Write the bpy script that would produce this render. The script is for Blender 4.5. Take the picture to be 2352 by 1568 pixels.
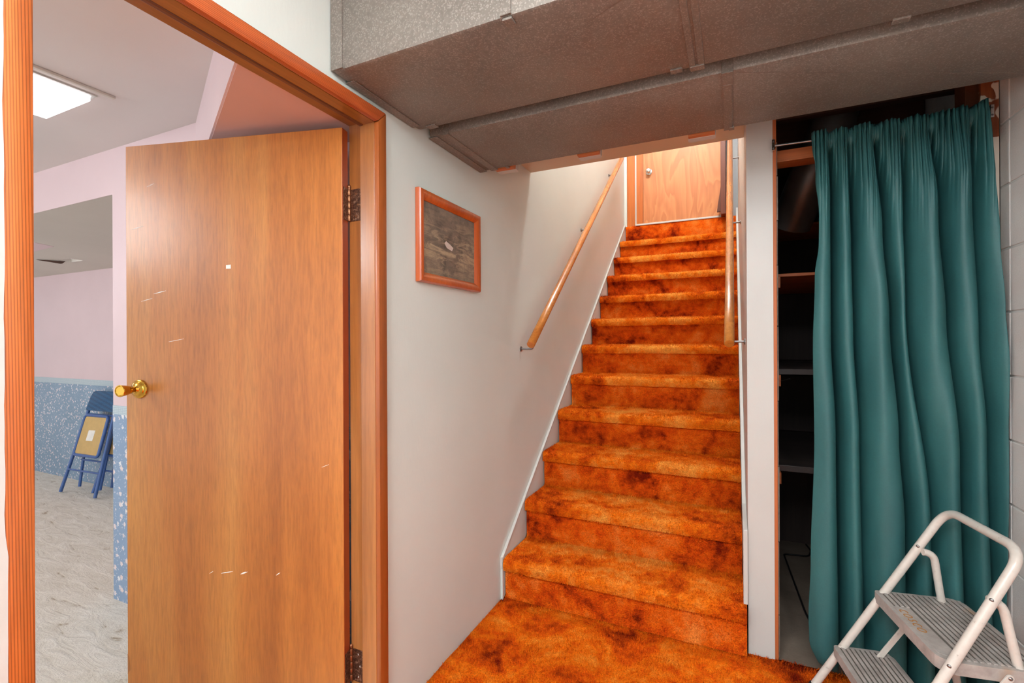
import bpy, bmesh, math, random
import numpy as np
from mathutils import Vector, Matrix, noise as mnoise

random.seed(7)
for o in list(bpy.data.objects):
    bpy.data.objects.remove(o)
scene = bpy.context.scene
C = scene.collection
PI = math.pi

# ------------------------------------------------------------------ camera, world, lights
def L(r, g, b):
    f = lambda c: (c / 255) / 12.92 if c / 255 <= 0.04045 else ((c / 255 + 0.055) / 1.055) ** 2.4
    return (f(r), f(g), f(b), 1.0)

cam_data = bpy.data.cameras.new('camera')
cam = bpy.data.objects.new('camera', cam_data)
C.objects.link(cam)
cam_data.sensor_width = 36.0
cam_data.lens = 16.764
cam_data.clip_start = 0.02
yaw, pitch, roll = 0.43315, 0.00054, -0.00463
f = Vector((-math.sin(yaw) * math.cos(pitch), math.cos(yaw) * math.cos(pitch), math.sin(pitch)))
r0 = Vector((math.cos(yaw), math.sin(yaw), 0))
u0 = r0.cross(f)
rr = r0 * math.cos(roll) + u0 * math.sin(roll)
uu = -r0 * math.sin(roll) + u0 * math.cos(roll)
M = Matrix(((rr.x, uu.x, -f.x, 1.0230), (rr.y, uu.y, -f.y, -2.0887), (rr.z, uu.z, -f.z, 1.24995), (0, 0, 0, 1)))
cam.matrix_world = M
scene.camera = cam

world = bpy.data.worlds.new('world')
scene.world = world
world.use_nodes = True
bgn = world.node_tree.nodes['Background']
bgn.inputs[0].default_value = (0.92, 0.97, 1.0, 1)
bgn.inputs[1].default_value = 1.7

def lamp(name, kind, loc, power, color, size=0.1, rot=(0, 0, 0), size_y=None):
    d = bpy.data.lights.new(name, kind)
    d.energy = power
    d.color = color
    if kind == 'AREA':
        d.size = size
        if size_y:
            d.shape = 'RECTANGLE'
            d.size_y = size_y
    else:
        d.shadow_soft_size = size
    o = bpy.data.objects.new(name, d)
    o.location = loc
    o.rotation_euler = rot
    C.objects.link(o)
    return o

lamp('hall_bulb', 'POINT', (0.55, -2.35, 2.114), 13, (0.92, 0.97, 1.0), 0.06)
lamp('hall_bulb_right', 'POINT', (1.45, -2.35, 2.114), 36, (0.92, 0.97, 1.0), 0.06)
lamp('hall_soft_fill', 'AREA', (0.60, -3.2, 2.40), 105, (0.92, 0.97, 1.0), 1.2, (0, 0, 0), 1.2)  # unseen area light added as soft general fill for the hall
lamp('stairwell_lamp', 'POINT', (0.55, 1.05, 4.55), 175, (0.95, 0.97, 1.0), 0.14)
lamp('left_room_lamp', 'POINT', (-1.9, -2.6, 2.00), 44, (0.95, 0.98, 1.0), 0.25)
lamp('far_room_lamp', 'POINT', (-4.3, -1.3, 1.75), 16, (0.95, 0.98, 1.0), 0.2)

vs = scene.view_settings
vs.view_transform = 'Standard'
vs.look = 'None'
vs.gamma = 1.0
vs.use_curve_mapping = False
vs.exposure = 0.0
scene.cycles.use_denoising = True
scene.cycles.use_adaptive_sampling = True
scene.cycles.adaptive_threshold = 0.14
scene.cycles.adaptive_min_samples = 16
scene.cycles.max_bounces = 5
scene.cycles.diffuse_bounces = 4
scene.cycles.glossy_bounces = 2
scene.cycles.transmission_bounces = 0
scene.cycles.volume_bounces = 0
scene.cycles.caustics_reflective = False
scene.cycles.caustics_refractive = False
scene.cycles.sample_clamp_indirect = 8.0

# ------------------------------------------------------------------ material helpers
class NT:
    def __init__(s, name):
        s.m = bpy.data.materials.new(name)
        s.m.use_nodes = True
        s.t = s.m.node_tree
        s.b = s.t.nodes['Principled BSDF']
        s.co = None

    def n(s, kind, **kw):
        nd = s.t.nodes.new(kind)
        for k, v in kw.items():
            setattr(nd, k, v)
        return nd

    def link(s, a, b):
        s.t.links.new(a, b)

    def coord(s, scale=(1, 1, 1), rot=(0, 0, 0), loc=(0, 0, 0)):
        if s.co is None:
            s.co = s.n('ShaderNodeTexCoord').outputs['Object']
        mp = s.n('ShaderNodeMapping')
        mp.inputs['Scale'].default_value = scale
        mp.inputs['Rotation'].default_value = rot
        mp.inputs['Location'].default_value = loc
        s.link(s.co, mp.inputs['Vector'])
        return mp.outputs[0]

    def noise(s, vec, scale, detail=4, rough=0.55, dist=0.0):
        nd = s.n('ShaderNodeTexNoise')
        nd.inputs['Scale'].default_value = scale
        nd.inputs['Detail'].default_value = detail
        nd.inputs['Roughness'].default_value = rough
        nd.inputs['Distortion'].default_value = dist
        s.link(vec, nd.inputs['Vector'])
        return nd.outputs['Fac']

    def vor(s, vec, scale, feature='F1', rnd=1.0):
        nd = s.n('ShaderNodeTexVoronoi', feature=feature)
        nd.inputs['Scale'].default_value = scale
        nd.inputs['Randomness'].default_value = rnd
        s.link(vec, nd.inputs['Vector'])
        return nd

    def ramp(s, fac, stops, interp='LINEAR'):
        nd = s.n('ShaderNodeValToRGB')
        cr = nd.color_ramp
        cr.interpolation = interp
        while len(cr.elements) < len(stops):
            cr.elements.new(0.5)
        for e, (p, c) in zip(cr.elements, stops):
            e.position = p
            e.color = c if len(c) == 4 else (*c, 1)
        s.link(fac, nd.inputs[0])
        return nd.outputs[0]

    def mix(s, fac, a, b, mode='MIX'):
        nd = s.n('ShaderNodeMix', data_type='RGBA', blend_type=mode)
        for sock, val in ((nd.inputs[0], fac), (nd.inputs[6], a), (nd.inputs[7], b)):
            if isinstance(val, (int, float)):
                sock.default_value = val
            elif isinstance(val, tuple):
                sock.default_value = val
            else:
                s.link(val, sock)
        return nd.outputs[2]

    def math(s, op, a, b=0.0):
        nd = s.n('ShaderNodeMath', operation=op)
        for i, v in enumerate((a, b)):
            if isinstance(v, (int, float)):
                nd.inputs[i].default_value = v
            else:
                s.link(v, nd.inputs[i])
        return nd.outputs[0]

    def bump(s, h, strength=0.3, dist=0.01):
        nd = s.n('ShaderNodeBump')
        nd.inputs['Strength'].default_value = strength
        nd.inputs['Distance'].default_value = dist
        s.link(h, nd.inputs['Height'])
        s.link(nd.outputs[0], s.b.inputs['Normal'])

    def set(s, col=None, rough=0.5, metal=0.0, spec=None, coat=0.0, coat_rough=0.2, sheen=0.0):
        if col is not None:
            if isinstance(col, tuple):
                s.b.inputs['Base Color'].default_value = col
            else:
                s.link(col, s.b.inputs['Base Color'])
        if isinstance(rough, (int, float)):
            s.b.inputs['Roughness'].default_value = rough
        else:
            s.link(rough, s.b.inputs['Roughness'])
        s.b.inputs['Metallic'].default_value = metal
        if spec is not None:
            s.b.inputs['Specular IOR Level'].default_value = spec
        s.b.inputs['Coat Weight'].default_value = coat
        s.b.inputs['Coat Roughness'].default_value = coat_rough
        s.b.inputs['Sheen Weight'].default_value = sheen
        return s.m

def G(v):
    return (v, v, v, 1)

def paint(name, col, rough=0.45, var=0.06, bump=0.12, spec=0.5, bscale=90):
    t = NT(name)
    n1 = t.noise(t.coord((1, 1, 1)), 2.2, 4)
    c = t.ramp(n1, [(0.3, tuple(x * (1 - var) for x in col[:3])), (0.7, tuple(min(1, x * (1 + var)) for x in col[:3]))])
    n2 = t.noise(t.coord((1, 1, 0.35)), bscale, 2)
    t.bump(n2, bump, 0.003)
    return t.set(c, rough, 0, spec)

def plain(name, col, rough=0.5, metal=0.0, spec=None, coat=0.0):
    t = NT(name)
    n1 = t.noise(t.coord(), 25, 3)
    c = t.ramp(n1, [(0.3, tuple(x * 0.93 for x in col[:3])), (0.7, tuple(min(1, x * 1.05) for x in col[:3]))])
    return t.set(c, rough, metal, spec, coat)

def wood(name, dark, mid, light, axis='Z', fine=70, rough=0.38, coat=0.25, lines=0.0, broad=5.0, stretch=0.045):
    """grain runs along axis; broad tonal bands, fine streaks and a few annual-ring lines"""
    t = NT(name)
    sc = {'X': (stretch, 1, 1), 'Y': (1, stretch, 1), 'Z': (1, 1, stretch)}[axis]
    v = t.coord(sc)
    n_b = t.noise(v, broad, 3, 0.5, 0.4)
    n_f = t.noise(v, fine, 5, 0.65)
    c1 = t.ramp(n_b, [(0.25, dark), (0.5, mid), (0.78, light)])
    c2 = t.ramp(n_f, [(0.32, G(0.55)), (0.6, G(1.0))])
    c = t.mix(0.55, c1, c2, 'MULTIPLY')
    if lines:
        w = t.n('ShaderNodeTexWave', wave_type='BANDS', bands_direction='DIAGONAL')
        w.inputs['Scale'].default_value = lines
        w.inputs['Distortion'].default_value = 3.0
        w.inputs['Detail'].default_value = 1
        w.inputs['Detail Scale'].default_value = 0.25
        t.link(t.coord(tuple(x if x < 1 else 1 for x in tuple(0.25 * stretch if k == 'XYZ'.index(axis) else 1 for k in range(3)))), w.inputs['Vector'])
        cl = t.ramp(w.outputs[0], [(0.05, G(0.38)), (0.5, G(1.0))])
        c = t.mix(0.7, c, cl, 'MULTIPLY')
    t.bump(n_f, 0.08, 0.002)
    return t.set(c, rough, 0, 0.5, coat, 0.2)

MT = {}
MT['wall'] = paint('cream_wall_paint', L(209, 216, 210), 0.36, 0.03, 0.10)
MT['white'] = paint('white_trim_paint', L(192, 191, 186), 0.4, 0.04, 0.15)
MT['pink'] = paint('pink_wall_paint', L(218, 194, 198), 0.5, 0.03, 0.08)
MT['salmon'] = paint('soffit_bounce_pink', L(210, 168, 158), 0.5, 0.03, 0.08)  # pink paint with orange carpet bounce put into its colour
MT['ceil'] = paint('ceiling_paint', L(214, 207, 204), 0.6, 0.02, 0.05)
MT['ceil_grey'] = paint('grey_ceiling_paint', L(205, 198, 188), 0.65, 0.03, 0.05)
MT['header'] = paint('beige_soffit_paint', L(205, 185, 160), 0.5, 0.03, 0.06)
MT['greywall'] = paint('grey_shaded_wall_paint', L(150, 155, 158), 0.5, 0.05, 0.05)  # grey-blue paint, with the shadow beside the casing put into its colour
MT['dark'] = plain('dark_void', L(20, 15, 12), 0.9)
MT['brass'] = plain('polished_brass', L(214, 165, 70), 0.16, 1.0)
MT['brass_old'] = plain('tarnished_brass', L(150, 105, 75), 0.38, 0.9)
MT['chrome'] = plain('chrome', L(225, 225, 225), 0.12, 1.0)
MT['steel'] = plain('dull_steel', L(150, 150, 150), 0.35, 1.0)
MT['black'] = plain('black_rubber', L(18, 18, 20), 0.6)
MT['pale'] = plain('pale_print_ink', L(206, 190, 180), 0.5)
MT['paper'] = plain('white_paper', L(235, 232, 226), 0.7)

# worn hinge metal
t = NT('worn_hinge_metal')
n = t.noise(t.coord(), 140, 4, 0.7)
c = t.ramp(n, [(0.38, L(70, 45, 35)), (0.55, L(120, 82, 62)), (0.68, L(185, 150, 125))])
MT['hinge'] = t.set(c, 0.42, 0.7)

MT['door'] = wood('door_veneer', L(150, 82, 28), L(182, 110, 44), L(204, 142, 70), 'Z', 150, 0.36, 0.18, 0, 5.5, 0.09)
MT['edge'] = wood('door_edge_wood', L(120, 48, 18), L(150, 62, 24), L(165, 76, 32), 'Z', 60, 0.4, 0.2)
MT['fir_z'] = wood('fir_casing_upright', L(160, 76, 28), L(188, 98, 42), L(212, 128, 66), 'Z', 130, 0.38, 0.25, 170, 10)
MT['fir_y'] = wood('fir_casing_level', L(176, 76, 32), L(194, 92, 42), L(208, 112, 58), 'Y', 130, 0.38, 0.25, 150, 10)
MT['jamb_z'] = wood('jamb_veneer_upright', L(136, 78, 34), L(168, 106, 54), L(192, 136, 82), 'Z', 90, 0.28, 0.4, 0, 8, 0.06)
MT['jamb_y'] = wood('jamb_veneer_level', L(120, 70, 22), L(146, 90, 34), L(168, 110, 48), 'Y', 70, 0.35, 0.3, 0, 8, 0.08)
MT['stop'] = wood('dark_stop_wood', L(92, 48, 24), L(110, 60, 32), L(124, 72, 40), 'Y', 60, 0.4, 0.2)
MT['casing_r'] = wood('casing_brown_edge', L(138, 70, 28), L(164, 88, 38), L(184, 106, 52), 'Z', 80, 0.36, 0.3)
MT['frame'] = wood('picture_frame_wood', L(150, 62, 20), L(184, 84, 32), L(206, 106, 48), 'Z', 80, 0.3, 0.4)
MT['rail'] = wood('handrail_wood', L(168, 92, 30), L(190, 114, 44), L(208, 138, 66), 'Y', 80, 0.24, 0.5, 0, 9)
MT['lumber'] = wood('bare_fir_lumber', L(176, 92, 46), L(198, 114, 62), L(214, 136, 84), 'X', 60, 0.6, 0.0)
MT['lumber_z'] = wood('bare_fir_stud', L(160, 80, 36), L(186, 100, 50), L(204, 122, 68), 'Z', 60, 0.6, 0.0)
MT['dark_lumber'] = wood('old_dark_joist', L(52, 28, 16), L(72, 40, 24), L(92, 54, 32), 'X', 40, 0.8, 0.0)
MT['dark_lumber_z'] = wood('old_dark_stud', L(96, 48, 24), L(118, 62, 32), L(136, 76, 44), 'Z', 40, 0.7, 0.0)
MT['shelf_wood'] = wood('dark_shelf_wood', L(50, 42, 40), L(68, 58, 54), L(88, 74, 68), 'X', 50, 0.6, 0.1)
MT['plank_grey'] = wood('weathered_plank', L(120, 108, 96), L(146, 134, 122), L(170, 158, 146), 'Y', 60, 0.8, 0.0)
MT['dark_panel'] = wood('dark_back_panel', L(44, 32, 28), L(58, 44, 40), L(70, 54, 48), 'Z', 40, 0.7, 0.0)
MT['dark_trim'] = wood('dark_mahogany', L(84, 34, 20), L(104, 46, 28), L(120, 58, 36), 'Z', 60, 0.4, 0.2)
MT['up_casing'] = wood('upper_casing_wood', L(170, 84, 26), L(196, 104, 36), L(214, 124, 52), 'Z', 60, 0.4, 0.2)

# rotary-cut plywood of the upper door: cathedral figure
t = NT('plywood_door_figure')
v = t.coord((1.0, 1.0, 0.32))
nz = t.noise(v, 3.2, 3, 0.5, 0.8)
w = t.math('MULTIPLY', nz, 9.0)
w = t.math('FRACT', w)
c1 = t.ramp(w, [(0.0, L(206, 132, 78)), (0.12, L(190, 114, 66)), (0.5, L(198, 122, 72)), (1.0, L(208, 136, 82))])
nf = t.noise(t.coord((1, 1, 0.05)), 90, 4, 0.6)
c = t.mix(0.4, c1, t.ramp(nf, [(0.3, G(0.72)), (0.62, G(1))]), 'MULTIPLY')
MT['plywood'] = t.set(c, 0.4, 0, 0.5, 0.15)

# galvanised sheet: spangle flecks
t = NT('galvanised_sheet')
v1 = t.vor(t.coord((1, 1, 1)), 330)
v2 = t.vor(t.coord((1, 1, 1)), 120)
nl = t.noise(t.coord(), 3.0, 4)
base = t.ramp(nl, [(0.3, L(122, 115, 107)), (0.7, L(140, 133, 125))])
sp = t.ramp(v2.outputs['Color'], [(0.0, G(0.82)), (1.0, G(1.08))])
c = t.mix(1.0, base, sp, 'MULTIPLY')
fl = t.ramp(v1.outputs['Color'], [(0.66, G(0)), (0.80, G(1))])
c = t.mix(t.math('MULTIPLY', fl, 0.20), c, L(216, 208, 198))
rg = t.ramp(v2.outputs['Color'], [(0, G(0.42)), (1, G(0.60))])
MT['galv'] = t.set(c, rg, 0.35)

t = NT('galvanised_dark')
nl = t.noise(t.coord(), 4.0, 4)
MT['galv_dark'] = t.set(t.ramp(nl, [(0.3, L(96, 90, 86)), (0.7, L(126, 120, 116))]), 0.45, 0.7)

# orange shag carpet; worn: pales a trodden strip, painted-in downlight on the treads included
def carpet_mat(name, cols, worn=0.0):
    t = NT(name)
    v = t.coord()
    n1 = t.noise(v, 5.0, 5, 0.58, 0.4)
    n2 = t.noise(v, 24, 4, 0.6)
    n3 = t.noise(v, 190, 3, 0.7)
    mixn = t.math('ADD', t.math('MULTIPLY', n1, 0.70), t.math('MULTIPLY', n2, 0.30))
    if worn:
        sx = t.n('ShaderNodeSeparateXYZ')
        t.link(v, sx.inputs[0])
        ax = t.math('ABSOLUTE', t.math('ADD', sx.outputs[0], t.math('MULTIPLY', t.math('SUBTRACT', n1, 0.5), 0.5)))
        wm = t.ramp(ax, [(0.18, G(1)), (0.46, G(0))])
        mixn = t.math('ADD', mixn, t.math('MULTIPLY', wm, worn))
    c1 = t.ramp(mixn, list(zip((0.36, 0.46, 0.54, 0.68), cols)))
    c2 = t.ramp(n3, [(0.3, G(0.55)), (0.62, G(1.12))])
    c = t.mix(0.7, c1, c2, 'MULTIPLY')
    t.bump(n3, 0.8, 0.010)
    return t.set(c, 0.95, 0, 0.1)
MT['carpet'] = carpet_mat('orange_shag_carpet', (L(142, 34, 2), L(232, 94, 8), L(248, 124, 16), L(255, 164, 56)))
MT['carpet_tread'] = carpet_mat('orange_shag_trodden_lit', (L(142, 38, 2), L(226, 92, 8), L(246, 124, 18), L(255, 170, 70)), 0.07)
MT['carpet_riser'] = carpet_mat('orange_shag_riser', (L(128, 28, 2), L(220, 80, 8), L(242, 108, 16), L(252, 146, 60)))  # riser tones darkened as painted shade against the lit treads

# beige sculpted carpet of the left room
t = NT('beige_sculpted_carpet')
v = t.coord((0.9, 2.6, 1), (0, 0, 0.30))
n1 = t.noise(v, 7, 5, 0.6, 0.9)
n2 = t.noise(t.coord(), 120, 3, 0.7)
cr = t.ramp(n1, [(0.30, L(176, 156, 130)), (0.37, L(220, 210, 194)), (0.7, L(238, 230, 218))])
c = t.mix(0.5, cr, t.ramp(n2, [(0.3, G(0.72)), (0.6, G(1.05))]), 'MULTIPLY')
hh = t.math('ADD', t.math('MULTIPLY', n1, 2.0), t.math('MULTIPLY', n2, 0.4))
t.bump(hh, 0.5, 0.012)
MT['beige'] = t.set(c, 0.95, 0, 0.1, 0, 0.2, 0.2)

# concrete floor
t = NT('bare_concrete')
n1 = t.noise(t.coord(), 3.5, 6, 0.6)
n2 = t.noise(t.coord(), 120, 3, 0.6)
c = t.mix(0.4, t.ramp(n1, [(0.3, L(118, 103, 90)), (0.7, L(150, 134, 118))]), t.ramp(n2, [(0.3, G(0.8)), (0.6, G(1))]), 'MULTIPLY')
t.bump(n2, 0.3, 0.003)
MT['concrete'] = t.set(c, 0.75)

# painted concrete block
t = NT('painted_concrete_block')
n1 = t.noise(t.coord(), 5, 4)
n2 = t.noise(t.coord(), 170, 4, 0.75)
c = t.mix(0.2, t.ramp(n1, [(0.3, L(216, 212, 209)), (0.7, L(226, 225, 222))]), t.ramp(n2, [(0.3, G(0.75)), (0.62, G(1.05))]), 'MULTIPLY')
t.bump(n2, 0.4, 0.004)
MT['block'] = t.set(c, 0.42)
MT['mortar'] = plain('painted_mortar', L(210, 209, 206), 0.6)

# blue floral wallpaper: small five-petal clusters scattered on blue
def floral(name, base1, base2, scale):
    t = NT(name)
    v = t.coord((1, 0.02, 1))
    vo = t.vor(v, scale, 'F1', 0.9)
    va = t.vor(v, scale * 2.6, 'F1', 1.0)
    nn = t.noise(v, scale * 4.5, 3, 0.6)
    d1 = t.math('ADD', vo.outputs['Distance'], t.math('MULTIPLY', t.math('SUBTRACT', nn, 0.5), 0.75))
    flower = t.ramp(d1, [(0.27, G(1)), (0.34, G(0))])
    d2 = t.math('ADD', va.outputs['Distance'], t.math('MULTIPLY', t.math('SUBTRACT', nn, 0.5), 0.5))
    sprig = t.ramp(d2, [(0.20, G(1)), (0.27, G(0))])
    nb = t.noise(v, 2.5, 3)
    base = t.ramp(nb, [(0.3, base1), (0.7, base2)])
    fcol = t.ramp(vo.outputs['Color'], [(0.0, L(226, 208, 206)), (1.0, L(226, 228, 232))])
    c = t.mix(t.math('MULTIPLY', sprig, 0.6), base, L(206, 212, 220))
    c = t.mix(flower, c, fcol)
    return t.set(c, 0.6)
MT['floral'] = floral('blue_floral_wallpaper', L(128, 152, 182), L(142, 164, 192), 26)
MT['floral_far'] = floral('blue_floral_wallpaper_far', L(124, 150, 174), L(138, 162, 186), 40)
t = NT('woven_border_print')
v1 = t.vor(t.coord((1, 0.02, 1)), 120, 'F1', 0.15)
c = t.ramp(v1.outputs['Distance'], [(0.3, L(196, 208, 212)), (0.5, L(164, 182, 194))])
MT['border'] = t.set(c, 0.6)

# green curtain cloth
t = NT('green_cotton_curtain')
n1 = t.noise(t.coord((1, 1, 0.4)), 6, 4)
wv = t.noise(t.coord((3, 3, 0.6)), 220, 2, 0.6)
wh = t.noise(t.coord((0.5, 0.5, 4)), 200, 2, 0.6)
c = t.ramp(n1, [(0.3, L(36, 86, 88)), (0.7, L(50, 104, 104))])
c = t.mix(0.35, c, t.ramp(t.math('MULTIPLY', wv, wh), [(0.12, G(0.72)), (0.36, G(1.1))]), 'MULTIPLY')
t.bump(t.math('ADD', wv, wh), 0.1, 0.001)
MT['curtain'] = t.set(c, 0.55, 0, 0.45)

# ivory enamel, ribbed plastic, chair
t = NT('ivory_enamel')
n1 = t.noise(t.coord(), 60, 3, 0.6)
c = t.ramp(n1, [(0.24, L(160, 148, 136)), (0.34, L(196, 189, 180)), (0.7, L(204, 197, 188))])
MT['ivory'] = t.set(c, 0.32, 0, 0.5, 0.2)
t = NT('scuffed_grey_tread')
n1 = t.noise(t.coord(), 18, 5, 0.65)
n2 = t.noise(t.coord(), 9, 3, 0.6)
c = t.ramp(n1, [(0.3, L(142, 134, 128)), (0.65, L(178, 170, 164))])
c = t.mix(t.ramp(n2, [(0.66, G(0)), (0.78, G(0.6))]), c, L(160, 118, 70))
MT['tread_grey'] = t.set(c, 0.5)
MT['groove'] = plain('dark_tread_groove', L(96, 90, 84), 0.6)
MT['rust'] = plain('rust_brown_lettering', L(166, 112, 52), 0.6)
MT['chair_blue'] = plain('blue_enamel_tube', L(58, 96, 160), 0.32, 0.0, 0.5, 0.3)
t = NT('blue_woven_vinyl')
v1 = t.vor(t.coord(), 130, 'F1', 0.2)
c = t.ramp(v1.outputs['Distance'], [(0.2, L(26, 96, 142)), (0.6, L(14, 62, 102))])
t.bump(v1.outputs['Distance'], 0.4, 0.004)
MT['chair_vinyl'] = t.set(c, 0.5)
MT['hardboard'] = plain('tan_hardboard', L(206, 172, 112), 0.6)

# framed print: dusky abstract, one pale patch, pale streaks
t = NT('dusky_landscape_print')
v = t.coord()
n1 = t.noise(t.coord((1, 1, 0.8)), 9, 6, 0.7, 0.6)
n2 = t.noise(t.coord((1, 0.5, 2.2), (0.5, 0, 0)), 16, 6, 0.72, 1.0)
n3 = t.noise(t.coord((1, 1, 1)), 60, 4, 0.7)
c = t.ramp(n1, [(0.28, L(66, 58, 52)), (0.5, L(112, 98, 86)), (0.75, L(146, 128, 108))])
sepz = t.n('ShaderNodeSeparateXYZ')
t.link(v, sepz.inputs[0])
mid = t.ramp(t.math('ABSOLUTE', t.math('SUBTRACT', sepz.outputs[2], 0.15)), [(0.0, G(1)), (0.16, G(0))])
st = t.ramp(n2, [(0.46, G(0)), (0.60, G(1))])
c = t.mix(t.math('MULTIPLY', t.math('MULTIPLY', st, mid), 0.8), c, L(190, 168, 134))
dk = t.ramp(n2, [(0.3, G(0.35)), (0.42, G(1))])
c = t.mix(0.7, c, dk, 'MULTIPLY')
c = t.mix(0.4, c, t.ramp(n3, [(0.3, G(0.6)), (0.65, G(1.1))]), 'MULTIPLY')
MT['print'] = t.set(c, 0.35)

# peeling white paint over fir
t = NT('peeling_paint_on_fir')
v = t.coord()
n1 = t.noise(t.coord((1, 1, 0.6)), 26, 2, 0.4, 0.3)
sepz = t.n('ShaderNodeSeparateXYZ')
t.link(v, sepz.inputs[0])
hgt = t.ramp(sepz.outputs[2], [(0.0, G(0)), (1.0, G(1))])
hi = t.math('GREATER_THAN', sepz.outputs[2], 1.93)
bare = t.math('MULTIPLY', hi, t.ramp(n1, [(0.44, G(0)), (0.47, G(1))]))
gr = t.noise(t.coord((1, 1, 0.06)), 70, 4)
wd = t.ramp(gr, [(0.3, L(120, 56, 22)), (0.7, L(164, 88, 44))])
c = t.mix(bare, L(226, 214, 196), wd)
MT['peel'] = t.set(c, 0.55)

t = NT('lit_diffuser')
t.set(L(250, 250, 248), 0.5)
t.b.inputs['Emission Color'].default_value = L(250, 252, 255)
t.b.inputs['Emission Strength'].default_value = 2.6
MT['diffuser'] = t.m

# ------------------------------------------------------------------ mesh helpers
def box(bm, x0, x1, y0, y1, z0, z1, bevel=0.0):
    vs_ = [bm.verts.new(p) for p in ((x0, y0, z0), (x1, y0, z0), (x1, y1, z0), (x0, y1, z0), (x0, y0, z1), (x1, y0, z1), (x1, y1, z1), (x0, y1, z1))]
    fs = [bm.faces.new([vs_[i] for i in q]) for q in ((0, 3, 2, 1), (4, 5, 6, 7), (0, 1, 5, 4), (1, 2, 6, 5), (2, 3, 7, 6), (3, 0, 4, 7))]
    if bevel:
        es = list({e for fc in fs for e in fc.edges})
        bmesh.ops.bevel(bm, geom=es, offset=bevel, segments=2, profile=0.5, affect='EDGES')
    return vs_

def prism(bm, pts, d, bevel=0.0):
    """closed polygon pts (3D) extruded by vector d"""
    d = Vector(d)
    a = [bm.verts.new(p) for p in pts]
    b = [bm.verts.new(Vector(p) + d) for p in pts]
    n_ = len(pts)
    fs = [bm.faces.new(a[::-1]), bm.faces.new(b)]
    for i in range(n_):
        fs.append(bm.faces.new((a[i], a[(i + 1) % n_], b[(i + 1) % n_], b[i])))
    if bevel:
        bmesh.ops.bevel(bm, geom=list({e for fc in fs for e in fc.edges}), offset=bevel, segments=2, profile=0.5, affect='EDGES')
    return fs

def tube(bm, path, rad, seg=12, caps=True, closed=False):
    path = [Vector(p) for p in path]
    n_ = len(path)
    rings = []
    prev = None
    for i, p in enumerate(path):
        if closed:
            tg = (path[(i + 1) % n_] - path[i - 1]).normalized()
        else:
            tg = (path[min(i + 1, n_ - 1)] - path[max(i - 1, 0)]).normalized()
        if prev is None:
            up = Vector((0, 0, 1)) if abs(tg.z) < 0.9 else Vector((1, 0, 0))
            a = tg.cross(up).normalized()
        else:
            a = (prev - tg * prev.dot(tg)).normalized()
        prev = a
        b = tg.cross(a)
        rd = rad[i] if isinstance(rad, (list, tuple)) else rad
        rings.append([bm.verts.new(p + (a * math.cos(2 * PI * k / seg) + b * math.sin(2 * PI * k / seg)) * rd) for k in range(seg)])
    m = n_ if closed else n_ - 1
    for i in range(m):
        A, B = rings[i], rings[(i + 1) % n_]
        for k in range(seg):
            bm.faces.new((A[k], A[(k + 1) % seg], B[(k + 1) % seg], B[k]))
    if caps and not closed:
        bm.faces.new(rings[0][::-1])
        bm.faces.new(rings[-1])

def lathe(bm, origin, axis, prof, seg=20):
    """prof: (distance along axis, radius)"""
    origin, axis = Vector(origin), Vector(axis).normalized()
    up = Vector((0, 0, 1)) if abs(axis.z) < 0.9 else Vector((1, 0, 0))
    a = axis.cross(up).normalized()
    b = axis.cross(a)
    rings = []
    for h, rd in prof:
        rings.append([bm.verts.new(origin + axis * h + (a * math.cos(2 * PI * k / seg) + b * math.sin(2 * PI * k / seg)) * max(rd, 1e-4)) for k in range(seg)])
    for A, B in zip(rings, rings[1:]):
        for k in range(seg):
            bm.faces.new((A[k], A[(k + 1) % seg], B[(k + 1) % seg], B[k]))
    bm.faces.new(rings[0][::-1])
    bm.faces.new(rings[-1])

def fillet(pts, rads, seg=7):
    """round the corners of a polyline"""
    pts = [Vector(p) for p in pts]
    out = [pts[0]]
    for i in range(1, len(pts) - 1):
        a, p, b = pts[i - 1], pts[i], pts[i + 1]
        d1, d2 = (a - p).normalized(), (b - p).normalized()
        rd = rads[i - 1] if isinstance(rads, (list, tuple)) else rads
        s_, e_ = p + d1 * rd, p + d2 * rd
        for k in range(seg + 1):
            q = k / seg
            out.append(s_ * (1 - q) ** 2 + p * 2 * q * (1 - q) + e_ * q * q)
    out.append(pts[-1])
    return out

def root_loc(p):
    while p.parent:
        p = p.parent
    return p.location

def finish(name, bm, mat, origin=None, parent=None, smooth=None):
    bmesh.ops.recalc_face_normals(bm, faces=bm.faces)
    off = Vector(root_loc(parent)) if parent else Vector(origin if origin is not None else (0, 0, 0))
    for v_ in bm.verts:
        v_.co -= off
    me = bpy.data.meshes.new(name)
    bm.to_mesh(me)
    bm.free()
    me.materials.append(mat)
    if smooth is not None:
        me.polygons.foreach_set('use_smooth', [True] * len(me.polygons))
        try:
            me.set_sharp_from_angle(angle=math.radians(smooth))
        except Exception:
            pass
    o = bpy.data.objects.new(name, me)
    C.objects.link(o)
    if parent:
        o.parent = parent
    else:
        o.location = off
    return o

def tag(o, label=None, cat=None, group=None, kind=None):
    if label: o['label'] = label
    if cat: o['category'] = cat
    if group: o['group'] = group
    if kind: o['kind'] = kind
    return o

def thing(name, loc, label, cat, group=None, kind=None):
    o = bpy.data.objects.new(name, None)
    o.empty_display_size = 0.1
    o.location = loc
    C.objects.link(o)
    bpy.context.view_layer.update()
    return tag(o, label, cat, group, kind)

def B():
    return bmesh.new()

def bxpart(name, mat, parent, *dims, bevel=0.0, smooth=None):
    bm = B()
    box(bm, *dims, bevel=bevel)
    return finish(name, bm, mat, parent=parent, smooth=smooth)

def struct(name, bm, mat, label, cat, origin=(0, 0, 0), smooth=None):
    return tag(finish(name, bm, mat, origin, smooth=smooth), label, cat, kind='structure')

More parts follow.
